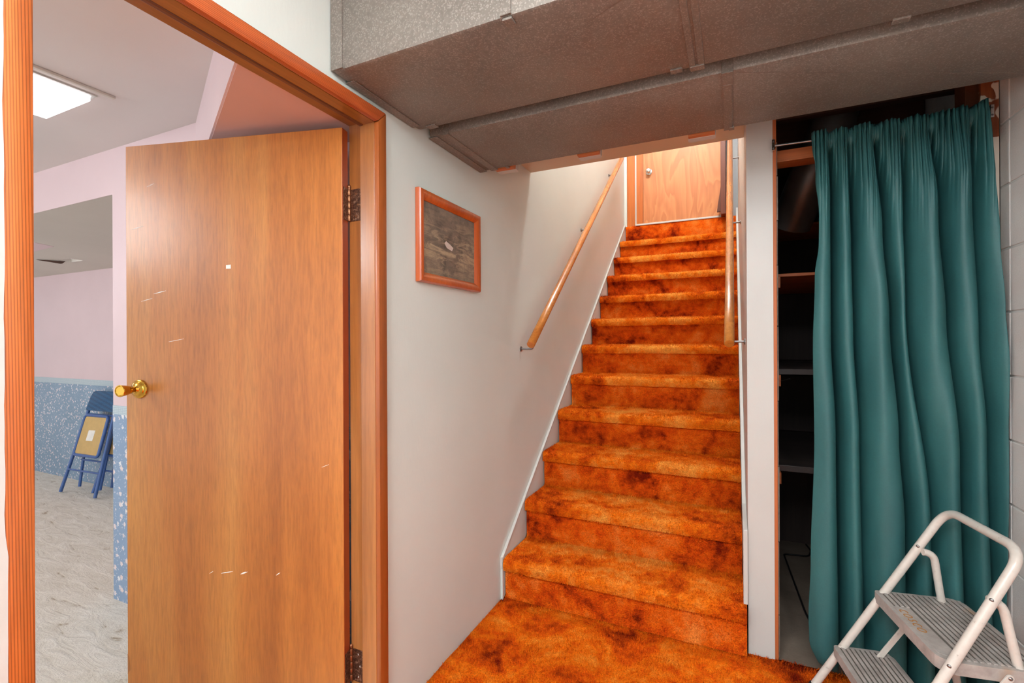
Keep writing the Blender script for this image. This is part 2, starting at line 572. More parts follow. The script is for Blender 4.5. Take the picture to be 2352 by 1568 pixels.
# ------------------------------------------------------------------ measured layout (metres)
RISE, RUN, Y0 = 0.20326, 0.26656, -0.0252
SXL, SXR = 0.0155, 1.0573
POST_Y, POST_X0, POST_X1 = 0.030, 1.0755, 1.1685
RWX = 1.838
WALL_T = 0.112
DOOR_Y0, DOOR_Y1 = -1.722, -0.903     # clear opening
HEAD_Z = 1.945
LAND_Y, LAND_Z = 2.925, 12 * RISE
TOPZ = 4.9

# ------------------------------------------------------------------ the setting
bm = B()
box(bm, -WALL_T, RWX + 0.3, -4.6, 3.4, -0.12, -0.012)
struct('floor', bm, MT['concrete'], 'bare grey concrete floor showing inside the closet', 'floor')
bm = B()
box(bm, -7.5, -WALL_T, -4.6, 0.4, -0.12, 0.0)
struct('floor_side', bm, MT['beige'], 'beige sculpted carpet floor of the pink room', 'floor')

# left wall of the hall and stair, with the door opening
bm = B()
box(bm, -WALL_T, 0, -4.6, DOOR_Y0 - 0.02, -0.012, 2.42)
box(bm, -WALL_T, 0, DOOR_Y0 - 0.02, DOOR_Y1 + 0.02, HEAD_Z + 0.025, 2.42)
box(bm, -WALL_T, 0, DOOR_Y1 + 0.02, LAND_Y + 0.1, -0.012, 2.42)
box(bm, -WALL_T, 0, 0.40, LAND_Y + 0.1, 2.42, TOPZ)
struct('wall_left', bm, MT['wall'], 'cream painted wall running along hall and staircase', 'wall')

# partition right of the stair; its end face is the white post
wr = thing('wall_stair', (1.12, 0.03, 0), 'white painted stair partition ending in a white post', 'wall', kind='structure')
bxpart('partition', MT['white'], wr, POST_X0, POST_X1, POST_Y, LAND_Y + 0.1, -0.012, 2.40)
bxpart('upper_partition', MT['white'], wr, POST_X0, POST_X1 + 0.02, 0.40, LAND_Y + 0.1, 2.40, TOPZ)
bm = B()
box(bm, POST_X1, POST_X1 + 0.0125, POST_Y + 0.001, POST_Y + 0.07, -0.012, 2.36, bevel=0.0015)
tag(finish('edge_board', bm, MT['lumber_z'], parent=wr), 'bare orange fir board along the post')
zj = [-0.012, 0.16, 0.45, 0.75, 1.009, 1.307, 1.55, 1.727, 1.904, 2.04]
for a, b in zip(zj, zj[1:]):
    dx = random.uniform(-0.0015, 0.002)
    bxpart('plank', MT['plank_grey'], wr, POST_X1 + 0.0125, POST_X1 + 0.0205 + dx, POST_Y + 0.045, 1.35, a + 0.0015, b - 0.0015, bevel=0.001)

# end wall above the stair, pierced by the upper door
we = thing('wall_end', (0.53, LAND_Y + 0.02, LAND_Z), 'wall at the head of the stairs around the upper door', 'wall', kind='structure')
EY = LAND_Y + 0.045
bxpart('wall_panel', MT['wall'], we, 0.0, 0.11, EY, EY + 0.1, LAND_Z, TOPZ)
bxpart('wall_panel', MT['greywall'], we, 0.955, POST_X0, EY, EY + 0.1, LAND_Z, TOPZ)
bxpart('wall_panel', MT['wall'], we, 0.11, 0.955, EY, EY + 0.1, LAND_Z + 2.06, TOPZ)
bm = B()
box(bm, -WALL_T, POST_X1 + 0.02, 0.28, LAND_Y + 0.2, TOPZ, TOPZ + 0.1)
struct('ceiling_stair', bm, MT['ceil'], 'white ceiling high above the staircase', 'ceiling')
bm = B()
box(bm, 0, POST_X0, LAND_Y + 0.046, LAND_Y + 0.2, 0.0, LAND_Z - 0.012)
struct('wall_landing', bm, MT['wall'], 'wall closing the staircase below the landing', 'wall')

# hall ceiling and the beige soffit before the stairwell
bm = B()
box(bm, 0, RWX + 0.2, -4.6, -0.20, 2.42, 2.52)
struct('ceiling', bm, MT['ceil'], 'white basement ceiling above the ducts', 'ceiling')
bm = B()
box(bm, 0.0005, POST_X0 - 0.0005, -0.20, 0.385, 2.197, 2.52)
box(bm, 0.0005, POST_X0 - 0.0005, 0.30, 0.385, 2.52, TOPZ)
struct('ceiling_soffit', bm, MT['header'], 'beige soffit edge between duct and stairwell', 'ceiling')

# block wall on the right
wb = thing('wall_right', (RWX, -1.0, 0), 'pale grey painted concrete block wall beside the curtain', 'wall', kind='structure')
bxpart('mortar_bed', MT['mortar'], wb, RWX + 0.0028, RWX + 0.2, -4.6, 1.4, -0.012, 2.42)
course = 0.2078
z_first = 1.132 - 5 * course - 0.0          # joint heights measured on the wall
block_meshes = {}
def block(y0, y1, z0, z1):
    key = (round(y1 - y0, 3), round(z1 - z0, 3))
    if key not in block_meshes:
        b_ = B()
        w_, h_ = key
        vv = box(b_, 0, 0.02, 0, w_, 0, h_, bevel=0.0022)
        bmesh.ops.recalc_face_normals(b_, faces=b_.faces)
        me = bpy.data.meshes.new('block')
        b_.to_mesh(me)
        b_.free()
        me.materials.append(MT['block'])
        block_meshes[key] = me
    o = bpy.data.objects.new('block', block_meshes[key])
    o.parent = wb
    o.location = Vector((RWX - random.uniform(0, 0.0012), y0, z0)) - wb.location
    C.objects.link(o)
J = 0.0065
for k in range(0, 13):
    z0 = max(z_first + (k - 1) * course, -0.012)
    z1 = z_first + k * course
    z1 = min(z1, 2.41)
    if z1 - z0 < 0.03:
        continue
    block(-0.020 + J, 0.045, z0 + J / 2, z1 - J / 2)
    y1 = -0.020
    first = 0.40 if k % 2 else 0.20
    while y1 > -3.2:
        w_ = first
        first = 0.40
        block(y1 - w_ + J, y1, z0 + J / 2, z1 - J / 2)
        y1 -= w_

# ------------------------------------------------------------------ left (pink) room
PW = -0.786
wp = thing('wall_back', (-0.9, PW, 0), 'pink wall behind the open door with blue floral wallpaper below', 'wall', kind='structure')
bxpart('plaster', MT['pink'], wp, -1.738, -WALL_T, PW, PW + 0.10, 0, 2.35)
bxpart('plaster', MT['pink'], wp, -7.5, -1.738, PW, PW + 0.002, 1.982, 2.35)
bxpart('plaster', MT['pink'], wp, -7.5, -1.738, PW + 0.002, PW + 0.10, 2.02, 2.35)
tag(bxpart('wallpaper', MT['floral'], wp, -1.7382, -WALL_T, PW - 0.0015, PW, 0, 0.905), 'blue floral wallpaper on the wall end')
bxpart('wallpaper_return', MT['floral'], wp, -1.7395, -1.738, PW, PW + 0.10, 0, 0.905)
tag(bxpart('wallpaper_border', MT['border'], wp, -1.7382, -WALL_T, PW - 0.002, PW, 0.905, 0.948), 'pale woven-pattern border strip')
FWY = 0.21
wf = thing('wall_far', (-4.5, FWY, 0), 'far pink wall with blue floral wallpaper and pale border', 'wall', kind='structure')
bxpart('plaster', MT['pink'], wf, -7.5, -1.6, FWY, FWY + 0.1, 0, 2.35)
bxpart('wallpaper', MT['floral_far'], wf, -7.5, -1.6, FWY - 0.0015, FWY, 0, 0.878)
bxpart('wallpaper_border', MT['border'], wf, -7.5, -1.6, FWY - 0.003, FWY, 0.878, 0.928)
bm = B()
box(bm, -1.74, -1.60, PW + 0.10, FWY, 0, 2.35)
struct('wall_side', bm, MT['pink'], 'short pink wall closing the alcove beyond the opening', 'wall')
bm = B()
box(bm, -7.5, -7.4, -4.6, PW, 0, 2.35)
struct('wall_outer', bm, MT['pink'], 'pink outer wall of the side room', 'wall')
bm = B()
box(bm, -7.5, -WALL_T, -4.6, PW, 2.206, 2.33)
struct('ceiling_side', bm, MT['ceil'], 'white ceiling of the pink room', 'ceiling')
# alcove ceiling built around a real hole
HX0, HX1, HY0, HY1, AZ = -3.95, -3.76, -0.115, -0.035, 1.906
bm = B()
for d in ((-7.5, HX0, PW + 0.1, FWY), (HX1, -1.74, PW + 0.1, FWY), (HX0, HX1, PW + 0.1, HY0), (HX0, HX1, HY1, FWY)):
    box(bm, d[0], d[1], d[2], d[3], AZ, AZ + 0.03)
def slope(y):
    return 0.076 * (FWY - y) / (FWY - PW)
for d in ((-7.5, HX0, PW + 0.002, PW + 0.1), (HX0, HX1, PW + 0.002, PW + 0.1), (HX1, -1.74, PW + 0.002, PW + 0.1)):
    box(bm, d[0], d[1], d[2], d[3], AZ, AZ + 0.03)
for v_ in bm.verts:
    v_.co.z += slope(v_.co.y)
struct('ceiling_alcove', bm, MT['ceil_grey'], 'low grey alcove ceiling with a square hole', 'ceiling')
bm = B()
box(bm, HX0 - 0.05, HX1 + 0.05, HY0 - 0.05, HY1 + 0.05, AZ + 0.18, AZ + 0.2)
struct('ceiling_void', bm, MT['dark'], 'dark void above the ceiling hole', 'ceiling')
bm = B()
prism(bm, [(-4.10, -0.20, AZ + 0.026), (-3.96, -0.10, AZ - 0.002), (-3.94, -0.085, AZ + 0.018)], (0.0, 0.012, 0.003))
tag(finish('torn_ceiling_flap', bm, MT['dark_lumber'], (-4.02, -0.15, AZ)), 'torn dark flap hanging beside the ceiling hole', 'ceiling flap')
bm = B()
prism(bm, [(-3.3966, -0.3603, AZ - 0.002), (-3.7445, -0.3361, AZ - 0.002), (-3.85, -0.47, AZ - 0.002), (-3.3906, -0.4661, AZ - 0.002)], (0, 0, 0.002))
for v_ in bm.verts:
    v_.co.z += slope(v_.co.y)
tag(finish('ceiling_paint_patch', bm, MT['pink'], (-3.6, -0.4, AZ)), 'pink painted patch on the grey alcove ceiling', 'paint patch')
# diagonal boxed soffit behind the door
so = thing('ceiling_boxing', (-0.5, -1.0, 1.967), 'pink boxed-in duct soffit slanting above the open door', 'ceiling', kind='structure')
bm = B()
prism(bm, [(-1.086, PW, 1.9675), (-WALL_T, -1.288, 1.9675), (-WALL_T, PW, 1.9675)], (0, 0, 0.24))
finish('boxing', bm, MT['pink'], parent=so)
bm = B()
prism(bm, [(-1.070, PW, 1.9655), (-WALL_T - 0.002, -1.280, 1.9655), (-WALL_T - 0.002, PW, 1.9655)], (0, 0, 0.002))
tag(finish('underside', bm, MT['salmon'], parent=so), 'salmon underside with carpet bounce in its colour')

# recessed ceiling light
cl = thing('ceiling_light', (-1.375, -1.40, 2.206), 'square lit ceiling light with white rim in the pink room', 'light')
bm = B()
zf = 2.206
lx0, lx1, ly0, ly1 = -1.565, -1.195, -1.72, -1.09
for d in ((lx0, lx0 + 0.012, ly0, ly1), (lx1 - 0.012, lx1, ly0, ly1), (lx0 + 0.012, lx1 - 0.012, ly0, ly0 + 0.012), (lx0 + 0.012, lx1 - 0.012, ly1 - 0.012, ly1)):
    box(bm, d[0], d[1], d[2], d[3], zf - 0.006, zf)
finish('rim', bm, MT['white'], parent=cl)
bxpart('diffuser', MT['diffuser'], cl, lx0 + 0.014, lx1 - 0.014, ly0 + 0.014, ly1 - 0.014, zf - 0.026, zf - 0.001, bevel=0.004)
bxpart('edge_strip', MT['ceil_grey'], cl, -1.155, -1.140, -1.75, -1.055, zf - 0.010, zf, bevel=0.002)

# ------------------------------------------------------------------ door frame in the left wall
df = thing('trim_1', (0, -1.3, 0), 'orange fir door casing and brown jambs around the open doorway', 'door frame', kind='structure')
CT = 0.018
CW = 0.038
# near casing (left), far casing (right), head casing
bm = B()
box(bm, 0, CT, DOOR_Y0 - CW - 0.004, DOOR_Y0 + 0.003, 0, HEAD_Z + CW, bevel=0.004)
tag(finish('casing', bm, MT['fir_z'], parent=df, smooth=40), 'scratched orange fir upright with paint along its edge')
bm = B()
rag = []
for i in range(61):
    z_ = (HEAD_Z + CW) * i / 60
    rag.append((CT - 0.001, -1.7546 + 0.0022 * mnoise.noise(Vector((0, 0, z_ * 9))) + 0.0012 * mnoise.noise(Vector((3, 0, z_ * 40))) + (0.003 if 0.55 < z_ < 0.95 else 0), z_))
prism(bm, [(CT - 0.001, DOOR_Y0 - CW - 0.012, 0)] + rag + [(CT - 0.001, DOOR_Y0 - CW - 0.012, HEAD_Z + CW)], (0.0016, 0, 0))
box(bm, 0, CT - 0.0005, DOOR_Y0 - CW - 0.014, DOOR_Y0 - CW - 0.003, 0, HEAD_Z + CW)
tag(finish('overpaint', bm, MT['white'], parent=df), 'ragged white paint lapping onto the casing')
bm = B()
prism(bm, [(0, DOOR_Y1 + CW - 0.003, 0), (0, DOOR_Y1 - 0.003, 0), (0, DOOR_Y1 - 0.003, HEAD_Z - 0.002), (0, DOOR_Y1 + CW - 0.003, HEAD_Z + CW)], (CT, 0, 0), bevel=0.003)
tag(finish('casing', bm, MT['casing_r'], parent=df, smooth=40), 'brown upright casing beside the picture wall')
bm = B()
prism(bm, [(0, DOOR_Y0 - CW, HEAD_Z + CW), (0, DOOR_Y0, HEAD_Z), (0, DOOR_Y1 - 0.003, HEAD_Z), (0, DOOR_Y1 + CW - 0.003, HEAD_Z + CW)], (CT, 0, 0), bevel=0.003)
tag(finish('casing', bm, MT['fir_y'], parent=df, smooth=40), 'orange head casing')
# jambs (room-side rebate) and wide stops (hall side)
JX0 = -WALL_T
RX = -0.058
bxpart('jamb', MT['jamb_z'], df, JX0, 0.0, DOOR_Y1 + 0.008, DOOR_Y1 + 0.022, 0, HEAD_Z + 0.02)
bxpart('stop', MT['jamb_z'], df, RX, 0.0, DOOR_Y1 - 0.002, DOOR_Y1 + 0.008, 0, HEAD_Z + 0.012, bevel=0.0015)
bxpart('jamb', MT['jamb_z'], df, JX0, 0.0, DOOR_Y0 - 0.020, DOOR_Y0 - 0.008, 0, HEAD_Z + 0.02)
bxpart('stop', MT['jamb_z'], df, RX, 0.0, DOOR_Y0 - 0.008, DOOR_Y0, 0, HEAD_Z + 0.012)
bxpart('jamb', MT['jamb_y'], df, JX0, 0.0, DOOR_Y0 - 0.02, DOOR_Y1 + 0.022, HEAD_Z + 0.012, HEAD_Z + 0.026)
bxpart('stop', MT['jamb_y'], df, -0.044, 0.0, DOOR_Y0 - 0.005, DOOR_Y1 + 0.007, HEAD_Z, HEAD_Z + 0.012)
tag(bxpart('stop_strip', MT['stop'], df, -0.060, -0.045, DOOR_Y0 - 0.005, DOOR_Y1 + 0.004, HEAD_Z - 0.003, HEAD_Z + 0.012, bevel=0.003), 'dark brown strip under the head')
# small wooden reveal and paint line where casing meets picture wall
bxpart('caulk_bead', MT['white'], df, 0, 0.006, DOOR_Y1 + CW - 0.004, DOOR_Y1 + CW + 0.006, 0, HEAD_Z + CW + 0.006, bevel=0.002)

# ------------------------------------------------------------------ the open door
hx, hy = -0.103, -0.937
fx, fy = -0.893, -1.145
dv = Vector((fx - hx, fy - hy, 0))
DL = dv.length
dv.normalize()
nv = Vector((dv.y, -dv.x, 0))
if nv.y > 0:
    nv = -nv                       # nv: out of the visible face, towards the hall
DT = 0.035
ZD0, ZD1 = 0.012, 1.935
def dp(s, z, o_=0.0):
    """point on the door: s along from hinge edge, z up, o_ out of the visible face"""
    return Vector((hx, hy, 0)) + dv * s + nv * o_ + Vector((0, 0, z))
door = thing('door_1', (hx, hy, 0), 'open flush wood door with worn orange-brown veneer and brass knob', 'door', kind='structure')
bm = B()
prism(bm, [dp(0.0, ZD0), dp(DL, ZD0), dp(DL, ZD1), dp(0.0, ZD1)], -nv * DT, bevel=0.0012)
leaf = finish('leaf', bm, MT['door'], parent=door)
bm = B()
prism(bm, [dp(-0.0008, ZD0, -0.0015), dp(0.0003, ZD0, -0.0015), dp(0.0003, ZD1 - .001, -0.0015), dp(-0.0008, ZD1 - .001, -0.0015)], -nv * (DT - 0.003))
tag(finish('hinge_edge', bm, MT['edge'], parent=door), 'dark reddish stile edge')
# knob: rose, neck, flared knob
ks, kz = DL - 0.055, 1.0925
knob = None
bm = B()
lathe(bm, dp(ks, kz), nv, [(0, 0.030), (0.003, 0.0325), (0.006, 0.031), (0.008, 0.026), (0.010, 0.0245), (0.013, 0.022), (0.016, 0.014), (0.022, 0.010)], 28)
rose = finish('knob_rose', bm, MT['brass'], parent=door, smooth=35)
bm = B()
lathe(bm, dp(ks, kz, 0.020), nv, [(0, 0.009), (0.012, 0.0095), (0.016, 0.013), (0.030, 0.0165), (0.048, 0.0195), (0.051, 0.0200), (0.053, 0.0190), (0.0535, 0.0165), (0.0515, 0.0145), (0.051, 0.0)], 28)
finish('knob', bm, MT['brass'], parent=rose, smooth=35)
# latch plate notch chips on the free edge
bm = B()
prism(bm, [dp(DL - 0.0002, 0.10, 0.0004), dp(DL - 0.010, 0.115, 0.0004), dp(DL - 0.006, 0.16, 0.0004), dp(DL - 0.0002, 0.17, 0.0004)], -nv * 0.001)
finish('chipped_corner', bm, MT['jamb_z'], parent=door)
# small white sticker and pale scuffs
cs = (Vector((-0.5014, -1.0416, 0)) - Vector((hx, hy, 0))).dot(dv)
bm = B()
prism(bm, [dp(cs - 0.009, 1.498, 0.0006), dp(cs + 0.009, 1.498, 0.0006), dp(cs + 0.009, 1.510, 0.0006), dp(cs - 0.009, 1.511, 0.0006)], -nv * 0.0005)
tag(finish('sticker', bm, MT['paper'], parent=door), 'small torn white sticker')
def scuff(s0, s1, z, th):
    b_ = B()
    n_ = 7
    top, bot = [], []
    for i in range(n_):
        q = i / (n_ - 1)
        s_ = s0 + (s1 - s0) * q
        e = math.sin(PI * q) * th * random.uniform(0.5, 1.1)
        zz = z + 0.010 * q * (1 if s1 < s0 else -1)
        top.append(dp(s_, zz + e + 0.0003, 0.0004))
        bot.append(dp(s_, zz - e * 0.6 - 0.0003, 0.0004))
    prism(b_, top + bot[::-1], -nv * 0.0003)
    finish('scuff_mark', b_, MT['paper'], parent=door)
for a_, b_, z_, th_ in ((0.745, 0.795, 1.655, 0.0012), (0.655, 0.705, 1.43, 0.0014), (0.71, 0.755, 1.405, 0.0008), (0.585, 0.645, 1.265, 0.0007), (0.40, 0.445, 0.49, 0.002), (0.345, 0.372, 0.493, 0.003),
                        (0.475, 0.49, 0.485, 0.0015), (0.225, 0.24, 0.50, 0.0016), (0.05, 0.075, 0.86, 0.0006), (0.70, 0.73, 1.80, 0.0006)):
    scuff(a_, b_, z_, th_)

# hinges: jamb plate, leaf plate, knuckle barrel, screws
PINX, PINY = -0.1085, -0.9005
def hinge(zc, label):
    hz = 0.052
    h = thing('hinge', (PINX, PINY, zc - hz), label, 'hinge', 'hinges of the open door')
    bm = B()
    box(bm, JX0 + 0.006, RX - 0.001, DOOR_Y1 + 0.0062, DOOR_Y1 + 0.0085, zc - hz, zc + hz, bevel=0.0006)
    pl = finish('jamb_plate', bm, MT['hinge'], parent=h)
    bm = B()
    a0 = dp(-0.0012, zc - hz, -0.004)
    a1 = dp(-0.0012, zc - hz, -DT + 0.002)
    prism(bm, [a0, a1, a1 + Vector((0, 0, 2 * hz)), a0 + Vector((0, 0, 2 * hz))], -dv * 0.0015)
    pl2 = finish('leaf_plate', bm, MT['hinge'], parent=h)
    for k in range(5):
        bm = B()
        zz = zc - hz + k * 2 * hz / 5
        lathe(bm, (PINX, PINY, zz + 0.0006), (0, 0, 1), [(0, 0.0056), (0.001, 0.0062), (2 * hz / 5 - 0.002, 0.0062), (2 * hz / 5 - 0.001, 0.0056)], 14)
        finish('knuckle', bm, MT['brass_old'], parent=h, smooth=40)
    bm = B()
    lathe(bm, (PINX, PINY, zc + hz), (0, 0, 1), [(0, 0.0045), (0.003, 0.004), (0.006, 0.0058), (0.010, 0.0062), (0.014, 0.0045), (0.016, 0.001)], 14)
    finish('pin_head', bm, MT['brass_old'], parent=h, smooth=50)
    for dz, dx in ((-0.036, 0.022), (0.0, 0.030), (0.036, 0.022)):
        bm = B()
        lathe(bm, (JX0 + 0.006 + dx, DOOR_Y1 + 0.0062, zc + dz), (0, -1, 0), [(0, 0.0042), (0.0012, 0.0036), (0.0018, 0.001)], 10)
        finish('screw', bm, MT['chrome'] if zc < 1 else MT['brass_old'], parent=pl, smooth=40)
hinge(1.696, 'tarnished upper door hinge on the brown jamb')
hinge(0.202, 'dark brown lower door hinge with bright screws')

# ------------------------------------------------------------------ orange carpet: floor and stairs
SXM = 0.5 * (SXL + SXR)
bm = B()
nx, ny = 40, 60
grid = []
cy0, cy1 = -3.2, 0.028
for j in range(ny + 1):
    row = []
    for i in range(nx + 1):
        x = 0.001 + (RWX - 0.004 - 0.001) * i / nx
        y = cy0 + (cy1 - cy0) * j / ny
        if j == ny and x > 1.17:
            y += 0.010 * mnoise.noise(Vector((x * 14, 0, 3))) + 0.004
        z = 0.006 + 0.004 * mnoise.noise(Vector((x * 9, y * 9, 0)))
        row.append(bm.verts.new((x, y, z)))
    grid.append(row)
for j in range(ny):
    for i in range(nx):
        bm.faces.new((grid[j][i], grid[j][i + 1], grid[j + 1][i + 1], grid[j + 1][i]))
carp = tag(finish('hall_carpet', bm, MT['carpet'], (0.9, -1.5, 0), smooth=60), 'orange shag carpet covering the hall floor', 'carpet')
carp.modifiers.new('thickness', 'SOLIDIFY').thickness = 0.017

stair = thing('staircase', (SXM, 0, 0), 'straight staircase covered in orange shag carpet', 'staircase')
def sweep(prof, x0, x1, nseg, wob, seed):
    """profile [(y,z)] swept across X with a little unevenness"""
    b_ = B()
    rows = []
    for i in range(nseg + 1):
        x = x0 + (x1 - x0) * i / nseg
        row = []
        for j, (y, z) in enumerate(prof):
            q = mnoise.noise(Vector((x * 7, j * 0.9 + seed, seed * 3.1)))
            row.append(b_.verts.new((x, y + q * wob, z + q * wob * 0.7)))
        rows.append(row)
    for A, Bq in zip(rows, rows[1:]):
        for j in range(len(prof) - 1):
            b_.faces.new((A[j], A[j + 1], Bq[j + 1], Bq[j]))
    return b_
NOSE_H, NOSE_O = 0.056, 0.026
pile_jobs = []
for k in range(1, 13):
    yn = Y0 + (k - 1) * RUN                 # nosing front
    zt = k * RISE
    ry = yn + NOSE_O
    xr = 1.070 if k == 1 else SXR
    if k < 12:
        prof = [(ry + 0.004, zt - NOSE_H + 0.004), (yn + 0.004, zt - NOSE_H), (yn - 0.001, zt - 0.040), (yn, zt - 0.020), (yn + 0.006, zt - 0.007), (yn + 0.018, zt - 0.0005), (yn + 0.04, zt + 0.002),
                (yn + 0.10, zt + 0.001), (yn + 0.18, zt), (yn + RUN + NOSE_O + 0.006, zt + 0.002)]
        bm = sweep(prof, SXL, xr, 36, 0.0035, k)
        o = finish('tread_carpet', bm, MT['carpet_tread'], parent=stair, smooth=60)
        pile_jobs.append((o, prof, SXL, xr))
        rt = zt - NOSE_H + 0.003
    else:
        rt = zt
    zb = (k - 1) * RISE
    rprof = [(ry - 0.004, zb + (0.009 if k == 1 else 0)), (ry + 0.002, zb + 0.014), (ry, zb + 0.07), (ry, rt)]
    if k == 12:
        rprof += [(ry + 0.004, rt + 0.004), (ry + 0.03, rt + 0.006)]
    bm = sweep(rprof, SXL, xr, 30, 0.003, k + 40)
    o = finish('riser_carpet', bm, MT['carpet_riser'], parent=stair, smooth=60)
    pile_jobs.append((o, rprof, SXL, xr))
bm = B()
box(bm, 0.1155, 0.931, LAND_Y + 0.0, LAND_Y + 0.05, LAND_Z + 0.001, LAND_Z + 0.020, bevel=0.004)
tag(finish('threshold_strip', bm, MT['white'], parent=stair), 'white threshold strip at the top of the stairs')

# carpet pile: thousands of small blades per piece
def pile(parent, pts, nrm, hmin, hmax, wid, seed):
    rng = np.random.default_rng(seed)
    n_ = len(pts)
    t1 = rng.normal(size=(n_, 3))
    t1 -= nrm * (t1 * nrm).sum(1, keepdims=True)
    t1 /= np.linalg.norm(t1, axis=1, keepdims=True) + 1e-9
    lean = rng.normal(size=(n_, 3)) * 0.45
    hgt = rng.uniform(hmin, hmax, (n_, 1))
    tip = pts + (nrm + lean) * hgt
    a = pts - t1 * wid * 0.5
    b = pts + t1 * wid * 0.5
    co = np.stack([a, b, tip], 1).reshape(-1, 3) - np.array(root_loc(parent))
    me = bpy.data.meshes.new('pile')
    me.vertices.add(3 * n_)
    me.vertices.foreach_set('co', co.astype(np.float32).ravel())
    me.loops.add(3 * n_)
    me.loops.foreach_set('vertex_index', np.arange(3 * n_, dtype=np.int32))
    me.polygons.add(n_)
    me.polygons.foreach_set('loop_start', np.arange(0, 3 * n_, 3, dtype=np.int32))
    me.polygons.foreach_set('loop_total', np.full(n_, 3, dtype=np.int32))
    me.update(calc_edges=True)
    me.materials.append(parent.data.materials[0])
    o = bpy.data.objects.new('pile', me)
    o.parent = parent
    C.objects.link(o)
    tag(o, kind='stuff')
    return o
for jn, (o, prof, x0, x1) in enumerate(pile_jobs):
    rng = np.random.default_rng(jn)
    P = np.array([(0, y, z) for y, z in prof])
    segs = np.linalg.norm(np.diff(P, axis=0), axis=1)
    area = segs.sum() * (x1 - x0)
    dens = 60000 if jn < 8 else (42000 if jn < 14 else 30000)
    n_ = int(area * dens)
    si = rng.choice(len(segs), n_, p=segs / segs.sum())
    q = rng.random((n_, 1))
    pt = P[si] * (1 - q) + P[si + 1] * q
    pt[:, 0] = rng.uniform(x0 + 0.003, x1 - 0.003, n_)
    d = P[si + 1] - P[si]
    nr = np.stack([np.zeros(n_), -d[:, 2], d[:, 1]], 1)
    nr /= np.linalg.norm(nr, axis=1, keepdims=True)
    keep = np.ones(n_, bool)
    if 'riser' in o.name:
        keep = pt[:, 2] < prof[-1][1] - 0.010
        pile(o, pt[keep], nr[keep], 0.003, 0.006, 0.0036, jn)
    else:
        keep = si > 0
        pile(o, pt[keep], nr[keep], 0.004, 0.008, 0.0038, jn)
rng = np.random.default_rng(99)
n_ = 110000
pt = np.stack([rng.uniform(0.004, 1.60, n_), rng.uniform(-1.05, 0.036, n_), np.full(n_, 0.004)], 1)
pt = pt[(pt[:, 1] < 0.024) | (pt[:, 0] > 1.19)]
pile(carp, pt, np.tile([0, 0, 1.0], (len(pt), 1)), 0.005, 0.010, 0.0042, 5)

# stair skirts: left with light cap, right
sk = thing('trim_2', (0, 1.4, 0), 'pale stair skirt board with white cap along the left wall', 'skirt board', kind='structure')
def skl(y):
    return 0.228 + 0.762 * y
ya, yb = -0.022, LAND_Y
bm = B()
prism(bm, [(0.0005, ya, 0.0), (0.0005, yb, skl(yb) - 0.3), (0.0005, yb, skl(yb) - 0.018), (0.0005, ya, skl(ya) - 0.018)], (0.011, 0, 0))
finish('board', bm, MT['wall'], parent=sk)
bm = B()
prism(bm, [(0.0005, ya, skl(ya) - 0.018), (0.0005, yb, skl(yb) - 0.018), (0.0005, yb, skl(yb)), (0.0005, ya, skl(ya))], (0.014, 0, 0), bevel=0.002)
finish('cap', bm, MT['white'], parent=sk)
bxpart('cap_end', MT['white'], sk, 0.0005, 0.0135, ya - 0.004, ya + 0.004, 0.155, skl(ya))
sr = thing('trim_3', (POST_X0, 1.4, 0), 'white skirt board along the right side of the stairs', 'skirt board', kind='structure')
bm = B()
prism(bm, [(SXR + 0.001, 0.012, 0.205), (SXR + 0.001, yb, skl(yb) - 0.25), (SXR + 0.001, yb, skl(yb) + 0.06), (SXR + 0.001, 0.30, skl(0.30) + 0.06), (SXR + 0.001, 0.012, 0.50)], (POST_X0 - SXR - 0.002, 0, 0), bevel=0.002)
finish('board', bm, MT['white'], parent=sr)

# ------------------------------------------------------------------ handrails
def handrail(name, x, wall_x, ya, za, yb, zb, rad, by, label):
    h = thing(name, (wall_x, ya, za - 0.12), label, 'handrail', 'handrails on the stair walls')
    a, b = Vector((x, ya, za)), Vector((x, yb, zb))
    d = (b - a).normalized()
    bm = B()
    tube(bm, [a, a + d * 0.003, a + d * 0.5, b - d * 0.003, b], [rad * 0.9, rad, rad, rad, rad * 0.9], 24)
    finish('rail', bm, MT['rail'], parent=h, smooth=50)
    sgn = 1 if wall_x > x else -1
    for y in by:
        q = (y - ya) / (yb - ya)
        c_ = a + (b - a) * q
        bm = B()
        lathe(bm, (wall_x, y, c_.z - 0.055), (-sgn, 0, 0), [(0, 0.014), (0.003, 0.014), (0.006, 0.010), (0.007, 0.006)], 16)
        br = finish('bracket', bm, MT['steel'], parent=h, smooth=40)
        bm = B()
        tube(bm, fillet([(wall_x - sgn * 0.006, y, c_.z - 0.055), (x + sgn * 0.006, y, c_.z - 0.055), (x, y, c_.z - rad + 0.003)], 0.014), 0.0052, 10)
        finish('arm', bm, MT['steel'], parent=br, smooth=40)
    return h
handrail('handrail', 0.075, 0.0, 0.190, 1.232, 2.46, 2.985, 0.0215, (0.235, 1.36, 2.25), 'wooden handrail on the left cream wall near the picture')
handrail('handrail', 1.010, POST_X0, 0.215, 1.236, 2.60, 3.056, 0.0212, (0.30, 1.30, 2.30), 'wooden handrail on the right wall beside the white post')

